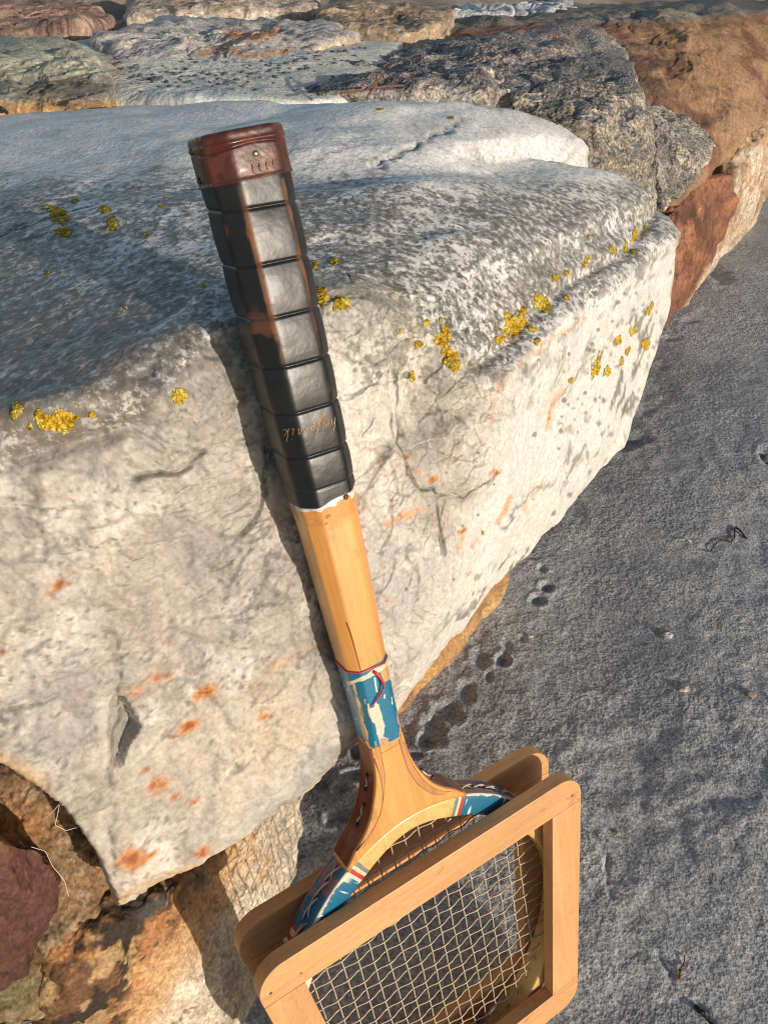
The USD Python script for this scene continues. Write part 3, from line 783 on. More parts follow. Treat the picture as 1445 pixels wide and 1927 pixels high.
rb = [W(800, 50, 1.55), W(1000, 36, 1.6), W(1240, 24, 1.68), W(1450, 8, 1.85), W(1560, 8, 1.95), W(1240, 150, 1.50), W(1215, 330, 1.42), W(1262, 400, 1.40), W(1330, 320, 1.46), W(1445, 195, 1.72), W(1560, 120, 1.9), W(1000, 130, 1.5), W(820, 85, 1.52), W(1000, 8, 2.1), W(1300, -5, 2.2)]
stone('boulder', 'tall rust-brown and ochre boulder at the far right of the wall', rb + back(rb[:6], .25, -.2), dict(base=(.15, .075, .052), two=(.21, .115, .068), three=(.12, .062, .046), speck=(.06, .04, .035), sk=.45, s=9), n=120, seed=43, paint=rust_paint, big=.014, chip=.09, chipsize=.14, p=70, matname='sandstone')
dr = [W(1270, 395, 1.44), W(1330, 330, 1.5), W(1385, 325, 1.56), W(1400, 380, 1.60), W(1300, 560, 1.58), W(1240, 630, 1.56), W(1180, 700, 1.5), W(1235, 420, 1.42), W(1100, 700, 1.5)]


def darkred_paint(c, v, n, x, y):
    c = mixc(c, [.045, .022, .016], np.exp(-((x - 1310) / 45) ** 2 - ((y - 410) / 45) ** 2) * sstep(.36, .5, fbm(v * 18, 4, 9)) * .9)
    return mixc(c, [.48, .36, .25], sstep(-6, 14, x - np.interp(y, [330, 400, 480, 560, 620], [1405, 1392, 1345, 1296, 1262]) + 16 * (fbm(v * 30, 3, 2) - .5)))


stone('boulder', 'dark red-brown boulder standing on the sand right behind the pale boulder', dr + back(dr, .2, -.03) + [W(1225, 640, 1.6) - np.array([0, 0, .1])], dict(base=(.20, .085, .05), two=(.26, .12, .06), three=(.15, .06, .04), speck=(.05, .03, .025), sk=.4), n=90, seed=47, paint=darkred_paint, big=.02, chipsize=.09, p=44)
cr = [W(1400, 250, 1.68), W(1450, 180, 1.78), W(1520, 170, 1.9), W(1395, 380, 1.66), W(1420, 350, 2.0), W(1392, 455, 1.87), W(1300, 555, 1.66), W(1500, 290, 2.2), W(1385, 330, 1.62)]
stone('boulder', 'cream streaked boulder under the tall rust-brown boulder at the right edge', cr + back(cr, .15, -.02), dict(base=(.50, .40, .30), two=(.36, .24, .15), three=(.56, .49, .40), speck=(.12, .10, .08), sk=.5, s=22), n=80, seed=53, big=.03, chipsize=.08, p=40, matname='sandstone')
fr = [W(1420, 360, 2.2), W(1460, 300, 2.3), W(1600, 260, 2.6), W(1640, 330, 2.7), W(1450, 345, 2.35), W(1600, 200, 2.5), W(1470, 220, 2.2)]
stone('boulder', 'shaded brown boulder farthest along the sand at the right edge', fr + back(fr, .2, 0), dict(base=(.22, .13, .07), two=(.16, .09, .05), three=(.3, .2, .12)), n=40, seed=57, big=.03, matname='far_stone')


def green_paint(c, v, n, x, y):
    c = mixc(c, [.09, .075, .05], np.exp(-((x - 110) / 130) ** 2 - ((y - 160) / 22) ** 2) * sstep(.35, .5, fbm(v * 30, 4, 4)) * .8)
    c = mixc(c, [.42, .22, .08], sstep(180, 196, y + 12 * (fbm(v * 30, 3, 5) - .5)) * .8)
    return mixc(c, [.42, .41, .30], np.exp(-((x - 90) / 90) ** 2 - ((y - 115) / 16) ** 2) * .6)


gg = [W(-120, 100, .95), W(0, 88, .97), W(120, 92, .97), W(190, 110, .93), W(222, 160, .87), W(205, 195, .82), W(150, 205, .80), W(0, 195, .80), W(-120, 190, .80), W(215, 190, .84), W(-120, 60, 1.15), W(100, 64, 1.15)]
stone('boulder', 'rounded grey-green boulder at the left edge behind the pale boulder', gg + [q - np.array([0, 0, .12]) for q in gg[:10]], dict(base=(.34, .325, .25), two=(.27, .26, .205), three=(.43, .41, .33), speck=(.1, .09, .07), sk=.35), n=110, seed=61, paint=green_paint, big=.02, chipsize=.07, p=26)


def mid_paint(c, v, n, x, y):
    c = mixc(c, [.36, .345, .34], sstep(.55, .8, n[:, 2]) * .8)
    c = mixc(c, [.30, .12, .04], np.exp(-(seg_dist(x, y, [(430, 62), (480, 70), (520, 56)]) / 9) ** 2) * .85)
    c = mixc(c, [.36, .17, .06], np.exp(-(seg_dist(x, y, [(380, 100), (430, 90), (470, 108), (540, 95)]) / 8) ** 2) * .7)
    return c


ms = [W(165, 66, 1.16), W(205, 100, 1.08), W(230, 118, 1.06), W(400, 122, 1.08), W(520, 118, 1.1), W(600, 85, 1.16), W(680, 60, 1.26), W(640, 38, 1.35), W(500, 30, 1.4), W(330, 30, 1.38), W(220, 45, 1.28), W(300, 72, 1.14), W(500, 62, 1.2)]
stone('boulder', 'grey and ochre boulder set in the pebbled mortar', ms + [q - np.array([0, 0, .12]) for q in ms], dict(base=(.46, .37, .27), two=(.38, .32, .27), three=(.54, .43, .30), speck=(.12, .10, .08), sk=.4), n=120, seed=67, paint=mid_paint, big=.02, chipsize=.06, p=34)
rl = [W(-150, 60, 1.25), W(0, 52, 1.28), W(150, 54, 1.28), W(215, 30, 1.45), W(120, -5, 1.6), W(-150, -20, 1.6), W(60, 40, 1.3)]
stone('boulder', 'reddish brown boulder in the top left corner', rl + [q - np.array([0, 0, .15]) for q in rl], dict(base=(.33, .205, .155), two=(.25, .15, .115), three=(.44, .32, .23), speck=(.1, .07, .06)), n=90, seed=71, big=.05, chipsize=.09, p=30)
ol = [W(-60, 62, 1.13), W(60, 66, 1.12), W(150, 62, 1.17), W(190, 74, 1.15), W(120, 76, 1.1), W(0, 74, 1.09), W(-60, 74, 1.09)]
for i, (lab, pts, pal) in enumerate([
    ('tan rough boulder at the top edge right of the grey and ochre boulder', [W(600, 20, 1.5), W(640, 48, 1.4), W(760, 55, 1.38), W(840, 40, 1.45), W(860, 10, 1.6), W(760, -8, 1.8), W(620, -6, 1.75)], dict(base=(.36, .26, .17), two=(.28, .20, .14), three=(.44, .34, .24))),
    ('pale cream boulder in the middle of the top edge', [W(230, 30, 1.5), W(420, 25, 1.55), W(600, 18, 1.6), W(600, -20, 1.9), W(250, -20, 1.9), W(330, 8, 1.55)], dict(base=(.45, .36, .27), two=(.36, .27, .20), three=(.5, .44, .36))),
    ('small white stone lying at the top edge beside the tan boulder', [W(850, 22, 1.72), W(900, 28, 1.7), W(968, 20, 1.74), W(960, 6, 1.85), W(860, 8, 1.85)], dict(base=(.5, .49, .48), two=(.44, .43, .42), three=(.56, .55, .54), sk=.2)),
    ('bluish white flat stone at the top edge above the dark slab', [W(972, 18, 1.8), W(1030, 20, 1.78), W(1088, 12, 1.85), W(1070, -4, 2.0), W(985, 0, 2.0)], dict(base=(.48, .48, .49), two=(.42, .42, .43), three=(.55, .55, .55), sk=.2)),
    ('brown boulder far back beyond the tall rust-brown boulder', [W(1080, 16, 2.1), W(1250, 12, 2.3), W(1480, 2, 2.6), W(1480, -30, 2.9), W(1100, -30, 2.7)], dict(base=(.32, .21, .13), two=(.25, .15, .1), three=(.4, .3, .2))),
    ('grey-brown boulder far back above the pale cream boulder', [W(300, -8, 2.0), W(600, -10, 2.0), W(900, -8, 2.1), W(900, -60, 2.9), W(300, -60, 2.9)], dict(base=(.33, .27, .21), two=(.28, .2, .15), three=(.42, .35, .28)))]):
    stone('boulder', lab, pts + [q - np.array([0, 0, .16]) for q in pts], pal, n=60, seed=80 + 3 * i, big=.03, chipsize=.08, p=30, matname='far_stone')

# lower course, under the pale boulder
def cream_paint(c, v, n, x, y):
    w1, w2 = fbm(v * 13, 4, 3), fbm(np.stack([v[:, 0] * 30, v[:, 1] * 30, v[:, 2] * 55], 1), 5, 4, .6)
    t = x + (y - 1700) * .42 + 130 * (w1 - .5) + 90 * (w2 - .5)
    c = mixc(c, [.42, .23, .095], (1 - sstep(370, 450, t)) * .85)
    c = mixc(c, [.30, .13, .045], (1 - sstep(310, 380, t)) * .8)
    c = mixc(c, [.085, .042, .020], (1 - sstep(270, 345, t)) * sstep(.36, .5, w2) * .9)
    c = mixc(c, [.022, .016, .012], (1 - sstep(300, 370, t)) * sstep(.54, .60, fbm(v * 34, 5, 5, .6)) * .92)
    c = mixc(c, [.46, .30, .14], (1 - sstep(380, 440, t)) * sstep(.60, .66, fbm(v * 60, 4, 15)) * .6)
    c = mixc(c, [.06, .055, .05], np.exp(-(seg_dist(x, y, [(270, 1720), (340, 1680), (400, 1640)]) / 16) ** 2) * sstep(.4, .55, fbm(v * 60, 3, 6)) * .8)
    return mixc(c, [.48, .26, .09], np.exp(-(seg_dist(x, y, [(500, 1620), (480, 1720), (440, 1790)]) / 12) ** 2) * sstep(.45, .6, fbm(v * 50, 3, 8)) * .6)


cb = [W(562, 1480, .69), W(550, 1557, .69), W(534, 1665, .695), W(470, 1790, .64), W(350, 1930, .565), W(90, 1935, .465), W(195, 1765, .46), W(300, 1690, .49), W(420, 1610, .55), W(500, 1540, .62), W(580, 1420, .70), W(440, 1960, .6), W(120, 1880, .455)]
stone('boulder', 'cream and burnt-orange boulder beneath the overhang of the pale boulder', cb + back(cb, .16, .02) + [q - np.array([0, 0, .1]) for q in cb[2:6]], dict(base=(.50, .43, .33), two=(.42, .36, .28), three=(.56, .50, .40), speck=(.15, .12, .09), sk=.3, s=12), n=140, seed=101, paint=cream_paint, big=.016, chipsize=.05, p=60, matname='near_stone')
c2 = [W(462, 1800, .60), W(452, 1870, .60), W(440, 1990, .585), W(330, 1990, .53), W(345, 1895, .545), W(400, 1840, .565), W(440, 1800, .59)]
stone('boulder', 'small ochre-edged cream stone at the bottom edge left of the racket press', c2 + back(c2, .1, 0), dict(base=(.46, .38, .28), two=(.42, .25, .10), three=(.50, .45, .36), sk=.3, s=18), n=80, seed=105, big=.012, chipsize=.04, p=40, matname='near_stone')
ob = [W(955, 1070, .96), W(930, 1135, .955), W(850, 1225, .91), W(760, 1300, .865), W(720, 1330, .83), W(690, 1290, .80), W(760, 1200, .83), W(880, 1090, .90)]
stone('boulder', 'orange-brown boulder half hidden under the right end of the pale boulder', ob + back(ob, .15, .02) + [q - np.array([0, 0, .06]) for q in ob[:5]] + [q + np.array([0, 0, .08]) + INTO * .08 for q in ob[5:]], dict(base=(.36, .20, .08), two=(.42, .27, .13), three=(.28, .15, .07), speck=(.14, .1, .07), sk=.4), n=80, seed=109, big=.02, chipsize=.06, p=34, matname='near_stone')
rd = [W(-120, 1590, .37), W(0, 1584, .385), W(78, 1594, .415), W(112, 1660, .43), W(110, 1725, .435), W(60, 1815, .43), W(0, 1880, .42), W(-120, 1900, .40), W(40, 1690, .40)]
def red_paint(c, v, n, x, y):
    return mixc(c, [.36, .17, .06], np.exp(-((x - 10) / 45) ** 2 - ((y - 1570) / 22) ** 2) * .7)


stone('boulder', 'smooth dark red boulder at the lower left edge', rd + back(rd, .15, .01), dict(base=(.082, .032, .022), two=(.062, .026, .019), three=(.10, .043, .03), speck=(.09, .04, .03), sk=.3), n=90, seed=113, paint=red_paint, big=.006, chipsize=.05, chip=.05, p=70, small=.003, matname='near_stone')

# ------------------------------------------------------------------ mortar and earth between the boulders
def slab_mesh(pts_top, thick=.2, n=70, seed=1, amp=.02, p=60):
    pts = list(pts_top) + [q - np.array([0, 0, thick]) for q in pts_top]
    c = np.mean(pts, 0)
    return rock(c, [pts], p, n, .5, lambda v, nn: (fbm(v * 12, 3, seed) - .5) * amp + (fbm(v * 50, 4, seed + 1) - .5) * amp * .35 + (fbm(v * 160, 3, seed + 3) - .5) * .002)


mo = [Wz(-200, 215, .45), Wz(205, 205, .475), W(330, 186, .875), W(560, 186, .88), W(700, 175, .95), W(720, 120, 1.12), W(760, 75, 1.3), W(640, 70, 1.3), W(420, 95, 1.16), W(200, 85, 1.16), W(-200, 70, 1.2), W(230, 140, 1.0), W(620, 120, 1.05)]
mov, mof = slab_mesh(mo, .16, 130, 131, .012)
g = fbm(mov * 16, 4, 133)
mc = mixc(np.broadcast_to(np.array([.60, .575, .50]), mov.shape), [.52, .50, .44], sstep(.45, .6, g))
mx, my, _ = project(mov)
mc = mixc(mc, [.42, .47, .48], np.exp(-((mx - 390) / 130) ** 2 - ((my - 180) / 13) ** 2) * .8)
mc = mixc(mc, [.40, .27, .15], np.exp(-((mx - 215) / 26) ** 2 - ((my - 120) / 40) ** 2) * .7)
MORTAR = thing('mortar_bed', 'pale grey mortar with dark pebbles between the boulders at the back', 'mortar', (0, .9, .4))
obj('mortar', (mov, mof), 'mortar', MORTAR, smooth=True, primvars={'colrock': mc})
mon = normals(mov, mof); mtree_ok = np.einsum('ij,ij->i', mon, EYE - mov) > 0
vis_i = np.where(mtree_ok)[0]; tree2 = cKDTree(np.stack([mx[vis_i], my[vis_i]], 1))
rng = np.random.default_rng(5)
PEB = [(225, 118, 7), (222, 108, 8), (232, 130, 9), (258, 122, 6), (216, 121, 8), (250, 128, 9), (264, 142, 9), (250, 145, 7), (290, 150, 12), (302, 147, 9), (313, 155, 8), (315, 136, 7), (328, 141, 7), (332, 129, 5), (350, 130, 9), (355, 156, 10), (367, 144, 9),
       (382, 137, 6), (395, 140, 8), (410, 147, 6), (412, 157, 6), (424, 138, 8), (430, 153, 9), (445, 150, 8), (475, 139, 9), (458, 163, 10), (480, 168, 9), (490, 146, 5), (505, 134, 6), (517, 145, 7), (525, 128, 6), (537, 138, 8), (540, 120, 9), (556, 115, 8),
       (575, 112, 7), (580, 128, 8), (563, 130, 6), (596, 106, 6), (603, 104, 5), (640, 98, 7), (650, 96, 8), (625, 97, 6), (632, 118, 6), (655, 115, 8), (603, 88, 5), (575, 88, 7), (556, 86, 6), (615, 78, 6), (630, 75, 5), (645, 85, 6), (390, 115, 6), (407, 113, 5), (427, 116, 5), (445, 118, 7),
       (370, 118, 8), (360, 112, 7), (338, 163, 8), (298, 163, 6), (320, 162, 8), (268, 172, 6), (372, 170, 5), (500, 122, 5), (592, 134, 5), (668, 105, 6), (675, 90, 5), (340, 150, 5), (400, 162, 5), (440, 168, 7), (280, 130, 5), (466, 155, 6)]
for k in range(120):
    PEB.append((rng.uniform(240, 690), 0, rng.uniform(2.5, 6)))
ico = trimesh.creation.icosphere(subdivisions=1)
for i, (x, y, r) in enumerate(PEB):
    if y == 0:
        y = np.interp(x, [230, 330, 450, 560, 690], [130, 145, 145, 115, 85]) + rng.normal() * 15
        if y > 168:
            continue
    dd, j = tree2.query([x, y])
    if dd > 8:
        continue
    j = vis_i[j]; size = r * np.linalg.norm(mov[j] - EYE) / FPX * .60
    v = ico.vertices * (size * np.array([1, .8, .5]) * rng.uniform(.8, 1.25, 3)) * (1 + .35 * (noise(ico.vertices * 1.7, i)[:, None] - .5))
    an = rng.uniform(0, 6.28); ca, sa = math.cos(an), math.sin(an)
    v = v @ np.array([[ca, sa, 0], [-sa, ca, 0], [0, 0, 1]])
    cc = [(.075, .078, .085), (.095, .095, .10), (.06, .06, .065), (.14, .13, .125), (.20, .13, .10)][int(rng.choice(5, p=[.36, .26, .22, .11, .05]))]
    obj('pebble', (mov[j] + mon[j] * size * .15 + v, ico.faces), 'mortar', MORTAR, smooth=True, primvars={'colrock': np.broadcast_to(np.array(cc), v.shape)})

# earthy mortar in the lower left gaps
em = [W(-150, 1430, .43), W(60, 1440, .455), W(150, 1560, .475), W(200, 1700, .475), W(330, 1650, .53), W(260, 1760, .485), W(140, 1850, .465), W(60, 1960, .45), W(-150, 1960, .43), W(100, 1700, .455)]
ev, ef = rock(np.mean(em, 0) + INTO * .1, [em + back(em, .3, 0)], 40, 130, .6, lambda v, n: (fbm(v * 16, 3, 141) - .5) * .025 + (fbm(v * 60, 4, 143, .65) - .5) * .012 + (fbm(v * 220, 3, 144, .7) - .5) * .003)
g1, g2 = fbm(ev * 20, 4, 145), fbm(ev * 110, 4, 147, .7)
ec = mixc(np.broadcast_to(np.array([.20, .12, .06]), ev.shape), [.11, .06, .03], sstep(.42, .6, g1))
ec = mixc(ec, [.29, .22, .145], sstep(.52, .66, g2) * .7)
ec = mixc(ec, [.055, .035, .02], sstep(.56, .66, fbm(ev * 70, 4, 149, .7)) * .7)
ex, ey, _ = project(ev)
ec = mixc(ec, [.45, .20, .06], np.exp(-((ex - 10) / 70) ** 2 - ((ey - 1560) / 40) ** 2) * .6)
ec = mixc(ec, [.13, .12, .05], np.exp(-((ex - 40) / 60) ** 2 - ((ey - 1880) / 60) ** 2) * .6)
obj('earth_fill', (ev, ef), 'near_stone', None, smooth=True, primvars={'colrock': ec}, label='crumbly brown earth and mortar in the gap beside the dark red boulder', category='earth', kind='stuff')

# the mass of the wall behind and under the boulders
core = []
for a, b in (((-.70, -.75), .0), ((.05, .60), 0), ((.62, 1.62), 0), ((2.6, 5.2), 0)):
    q = np.array([a[0], a[1], 0]) + INTO * .16
    core += [q + np.array([0, 0, -.1]), q + np.array([0, 0, .36]), q + INTO * 3.2 + np.array([0, 0, -.1]), q + INTO * 3.2 + np.array([0, 0, .38]), q + INTO * .45 + np.array([0, 0, .40])]
cv, cf = rock(np.mean(core, 0), [core], 60, 120, .8, lambda v, n: (fbm(v * 6, 4, 151) - .5) * .06 + (fbm(v * 30, 3, 152) - .5) * .02)
cg = fbm(cv * 9, 4, 153)
cc = mixc(np.broadcast_to(np.array([.34, .29, .23]), cv.shape), [.24, .18, .13], sstep(.42, .6, cg))
obj('wall_core', (cv, cf), 'mortar', None, smooth=True, primvars={'colrock': cc}, kind='structure')
# ------------------------------------------------------------------ sand: one sheet from under the wall to the horizon
ang_v = np.radians(np.r_[np.linspace(-48, 56, 520), np.linspace(62, 306, 40)])      # dense where the photograph looks (0 = straight ahead, + = right)
rad = np.r_[0.0, np.geomspace(.16, 2.9, 720), np.geomspace(3.1, 3000, 60)]
A, Rr = np.meshgrid(ang_v, rad, indexing='ij')
sx, sy = np.sin(A) * Rr, np.cos(A) * Rr
sv = np.stack([sx, sy, np.zeros_like(sx)], -1)
near = 1 - sstep(2.5, 4.0, Rr)
P3 = np.stack([sx, sy, 0 * sx], -1)
zz = (fbm(P3 * 3.0, 3, 161) - .5) * .022 * near + (fbm(P3 * 11, 3, 163) - .5) * .010 * near
clump = fbm(P3 * 60, 3, 165, .6)
rough_zone = .35 + .65 * sstep(.35, .6, fbm(P3 * 4, 3, 169)) 
zz += (clump - .5) * .0034 * near * rough_zone
HN = fbm(P3 * 55, 3, 191)
for x, y, r in ((1400, 1370, .09), (1120, 1430, .07), (1290, 1520, .10), (1180, 1700, .10), (1380, 1480, .08)):
    c = Wz(x, y, 0)
    zz += (fbm(P3 * 30, 3, 193, .55) - .5) * .0055 * np.exp(-(((sx - c[0]) ** 2 + (sy - c[1]) ** 2) / r ** 2))
HOLES = [(1170, 830, .040, .020), (1208, 820, .026, .012), (1030, 1098, .014, .012), (1012, 1122, .012, .012), (880, 1300, .018, .012), (845, 1340, .018, .012), (815, 1372, .02, .012), (948, 1240, .012, .014), (955, 1215, .010, .010), (905, 1240, .016, .010), (985, 1195, .010, .008),
         (1020, 1065, .010, .008), (1300, 600, .022, .010), (1245, 685, .022, .010), (1350, 515, .05, .015), (1215, 770, .02, .008), (1265, 630, .02, .006), (670, 1410, .012, .02), (665, 1455, .012, .018), (600, 1470, .012, .014), (640, 1530, .016, .014), (780, 1420, .012, .012), (800, 1395, .012, .012),
         (1000, 1045, .008, .008), (1085, 960, .03, .006), (640, 1480, .01, .01), (1440, 860, .02, .012), (920, 1270, .01, .008), (1240, 1185, .008, .008)]
for x, y, r, dp in HOLES:
    c = Wz(x, y, 0); r = r * .62; dp = dp * .42
    th = (x * 7.13) % 3.1; el = .65 + .8 * ((x * .377) % 1)
    ax = (sx - c[0]) * math.cos(th) + (sy - c[1]) * math.sin(th); ay = -(sx - c[0]) * math.sin(th) + (sy - c[1]) * math.cos(th)
    q = np.hypot(ax * el, ay / el) / r * (1 + 1.3 * (HN - .5))
    dp = dp * (.5 + ((x * .731) % 1))
    zz -= dp * np.exp(-q ** 2.6) - dp * .22 * np.exp(-((q - 1.5) / .45) ** 2)
# scratch lines
for line, w, dp in [([(1110, 1560), (1140, 1620), (1150, 1690)], .006, .006), ([(1190, 1490), (1220, 1550)], .005, .004), ([(1355, 1280), (1345, 1330), (1380, 1370)], .006, .004), ([(1240, 1800), (1270, 1850), (1340, 1927)], .008, .006)]:
    pts = [tuple(Wz(a, b, 0)[:2]) for a, b in line]
    zz -= .5 * dp * np.exp(-(seg_dist(sx + .012 * (noise(P3 * 60, 7) - .5), sy, pts) / (w * .5)) ** 2) * np.clip(HN * 3 - .8, 0, 1)
sv[..., 2] = zz - .004
idx = np.arange(A.size).reshape(A.shape)
idx = np.vstack([idx, idx[:1]])
qd = np.stack([idx[:-1, :-1], idx[:-1, 1:], idx[1:, 1:], idx[1:, :-1]], -1).reshape(-1, 4)
sf = np.vstack([qd[:, [0, 2, 1]], qd[:, [0, 3, 2]]])
tone = fbm(P3 * 8, 4, 171); grain = fbm(P3 * 240, 2, 173)
sc = mixc(np.broadcast_to(np.array([.265, .272, .284]), sv.shape), [.315, .322, .332], sstep(.42, .62, tone))
sc = mixc(sc, [.34, .34, .335], sstep(.55, .7, fbm(P3 * 60, 3, 175)) * .6)
print_tone = np.exp(-((np.hypot(sx - Wz(1190, 820, 0)[0], sy - Wz(1190, 820, 0)[1])) / .05) ** 2)  # darker round patch of sand about the large print
sc = mixc(sc, [.15, .155, .165], print_tone * .7)
SV = sv.reshape(-1, 3)
nz = normals(SV, sf)
if nz[1000, 2] < 0:
    sf = sf[:, ::-1]
obj('sand', (SV, sf), 'sand', None, smooth=True, primvars={'colrock': sc.reshape(-1, 3)}, kind='structure')
gtree = cKDTree(SV[:, :2])


def ground(p):
    return SV[gtree.query(p[:2])[1], 2]


ico2 = trimesh.creation.icosphere(subdivisions=1)
PEBBLES = [(1288, 1293, 11, 'small pale pointed pebble on the open sand right of the racket', (.42, .38, .32)), (1258, 1192, 8, 'tiny whitish pebble on the sand above the pale pointed pebble', (.5, .49, .48)),
           (1440, 862, 13, 'dark grey pebble at the right edge of the sand', (.10, .11, .10)), (998, 1192, 5, 'tiny cream pebble beside the prints near the boulder foot', (.4, .36, .3)), (1415, 1305, 9, 'glinting brown pebble in the trampled sand at the right edge', (.28, .24, .2)),
           (1160, 1570, 6, 'grey crumb of sand beside the right corner of the press', (.3, .29, .27))]
for i, (x, y, r, lab, c) in enumerate(PEBBLES):
    w = Wz(x, y, 0); w[2] = ground(w)
    s = r * np.linalg.norm(w - EYE) / FPX
    v = ico2.vertices * np.array([1, .75, .7]) * s * (1 + 1.1 * (noise(ico2.vertices * 1.6, 900 + i)[:, None] - .5))
    v[:, 2] *= .7
    obj('pebble', (v + w + np.array([0, 0, s * .12]), ico2.faces), 'mortar', None, smooth=False, primvars={'colrock': np.broadcast_to(np.array(c), v.shape)}, label=lab, category='pebble')


def twig(name, line, r, m, label, cat, lift=.002):
    pts = np.array([Wz(a, b, 0) for a, b in line])
    t = np.linspace(0, 1, len(pts)); tt = np.linspace(0, 1, len(pts) * 5)
    pts = np.stack([np.interp(tt, t, pts[:, k]) for k in range(3)], 1)
    pts[:, 2] = [ground(p) + lift for p in pts]
    pts += .0008 * np.random.default_rng(len(line) * 7).normal(size=pts.shape)
    obj(name, tube(pts, r * np.linspace(1, .5, len(pts)), 6), m, None, smooth=True, label=label, category=cat)


twig('seaweed_strand', [(1405, 1012), (1385, 990), (1378, 1020), (1350, 1018), (1338, 1035), (1325, 1036)], .0013, 'black_weed', 'thin black crooked seaweed strand on the open sand', 'seaweed')
twig('straw', [(1278, 1845), (1280, 1828), (1288, 1803)], .0014, 'root_fibre', 'short brown straw at the bottom of the sand', 'straw')
twig('straw', [(1300, 1018), (1275, 1016)], .0009, 'web_fibre', 'fine pale straw lying left of the black seaweed strand', 'straw')
twig('shell_shard', [(1310, 1895), (1330, 1915), (1345, 1930)], .0018, 'black_weed', 'dark twig at the bottom edge of the sand', 'twig')
# ------------------------------------------------------------------ the wooden racket
TIP = R(0, .685, 0)
RACKET = thing('tennis_racket', 'old wooden tennis racket with black leather grip leaning head down on the pale boulder', 'tennis racket', TIP)


def oct_r(ang, hu, hh, c, p=30):
    """Polar radius of a rounded octagon: half width hu, half thickness hh, bevel c."""
    d = np.stack([np.cos(ang), np.sin(ang)], -1)
    s = 0
    b = (hu + hh - c) / math.sqrt(2)
    for k in range(8):
        a = k * math.pi / 4
        o = hu if k in (0, 4) else hh if k in (2, 6) else b
        s = s + np.maximum((d[..., 0] * math.cos(a) + d[..., 1] * math.sin(a)) / o, 0) ** p
    return s ** (-1.0 / p)


def oct_angles(k):
    return np.linspace(0, 2 * np.pi, k, endpoint=False) + math.pi / 2     # starts at the middle of the front facet


PROF_V = [-.004, .0, .05, .10, .166, .180, .225, .26, .30, .325, .334]
PROF_U = [.0172, .0173, .0172, .0170, .0160, .0150, .0143, .0134, .0120, .0115, .01172]
PROF_H = [.0160, .0160, .0160, .0158, .0150, .0140, .0134, .0126, .0113, .0104, .0100]
PROF_C = [.0076, .0076, .0075, .0073, .0068, .0065, .0063, .0058, .0046, .0030, .0022]
CREASE = [.0262, .0490, .0718, .0942, .1166, .1392, .1570]


def handle_pt(ang, v, add=0.0, leather=False):
    hu, hh, c = np.interp(v, PROF_V, PROF_U), np.interp(v, PROF_V, PROF_H), np.interp(v, PROF_V, PROF_C)
    r = oct_r(ang, hu, hh, c) + add
    return R(r * np.cos(ang), v, r * np.sin(ang))


def leather_add(ang, v):
    vs = v - .0020 * np.cos(ang) + .0006 * np.sin(ang * 2)
    x = np.zeros(np.shape(vs)) + .0007
    for k, c in enumerate(CREASE):
        dep = .0007 if k < 6 else .0003
        x = x - dep * np.exp(-((vs - c) / .0006) ** 2) - (.0002 if k < 6 else .0001) * np.exp(-((vs - c) / .0038) ** 2)
    lo = np.clip((vs - .004) / .162, 0, 1)
    for a, b in zip([.006] + CREASE[:-1], CREASE):
        t = np.clip((vs - a) / (b - a), 0, 1)
        x = x + .0003 * np.sin(np.pi * t) ** .6 * ((vs >= a) & (vs < b))
    P = np.stack([np.cos(ang) * .016, np.sin(ang) * .016, v + 0 * ang], -1)
    return x + (fbm(P * 90, 2, 301) - .5) * .0004 + (fbm(P * 420, 2, 303) - .5) * .00007


ang = oct_angles(160)
vv = np.linspace(.0095, .1665, 420)
AA, VV = np.meshgrid(ang, vv)
end = .1665 - .0032 * (.5 + .5 * np.cos(AA + .4)) - .0005 * np.sin(5 * AA)      # the lower edge of the leather is cut slightly askew
VV2 = .0095 + (VV - .0095) * (end - .0095) / (.1665 - .0095)
ladd = leather_add(AA, VV2)
ladd = np.where(VV > .1658, ladd - .0009, ladd)
LP = handle_pt(AA, VV2, ladd)
lm = grid_mesh(LP, wrap_v=True, caps=True)
lc = np.broadcast_to(np.array([.009, .010, .0115]), LP.shape).copy()
P = np.stack([np.cos(AA) * .016, np.sin(AA) * .016, VV2], -1)
nn1 = fbm(P * 110, 4, 311, .6); nn2 = fbm(P * 45, 3, 313)
corner = np.zeros(AA.shape)
hu_ = np.interp(VV2, PROF_V, PROF_U); hh_ = np.interp(VV2, PROF_V, PROF_H); c_ = np.interp(VV2, PROF_V, PROF_C)
for su, w in ((-1, 1.0), (1, .9)):
    ac = np.arctan2(hh_, su * (hu_ - c_))
    corner = np.maximum(corner, w * np.exp(-(((AA - ac + np.pi) % (2 * np.pi) - np.pi) / .095) ** 2))
    ac = np.arctan2(hh_ - c_, su * hu_)
    corner = np.maximum(corner, .45 * w * np.exp(-(((AA - ac + np.pi) % (2 * np.pi) - np.pi) / .11) ** 2))
wear = corner * (1 - .75 * sstep(.06, .135, VV2)) * sstep(.012, .02, VV2)
crz = np.zeros(AA.shape)
for c in CREASE:
    crz = np.maximum(crz, np.exp(-((VV2 - c) / .004) ** 2))
lc = mixc(lc, [.17, .075, .032], np.clip(sstep(.36, .62, wear * .72 + (nn1 - .5) * .85), 0, 1) * .9)
lc = mixc(lc, [.15, .066, .03], np.exp(-((VV2 - .0735) / .006) ** 2) * sstep(math.pi / 2 + .3, math.pi / 2 + .5, AA) * sstep(3.0, 2.7, AA) * sstep(.46, .58, nn1) * .7)
lc = mixc(lc, [.014, .016, .017], sstep(.5, .65, nn2) * .6)
lc = mixc(lc, [.012, .014, .018], crz * .35)
lc = mixc(lc, [.26, .30, .34], sstep(.1650, .1660, VV) * sstep(.40, .50, fbm(P * 160, 3, 315)) * .8)
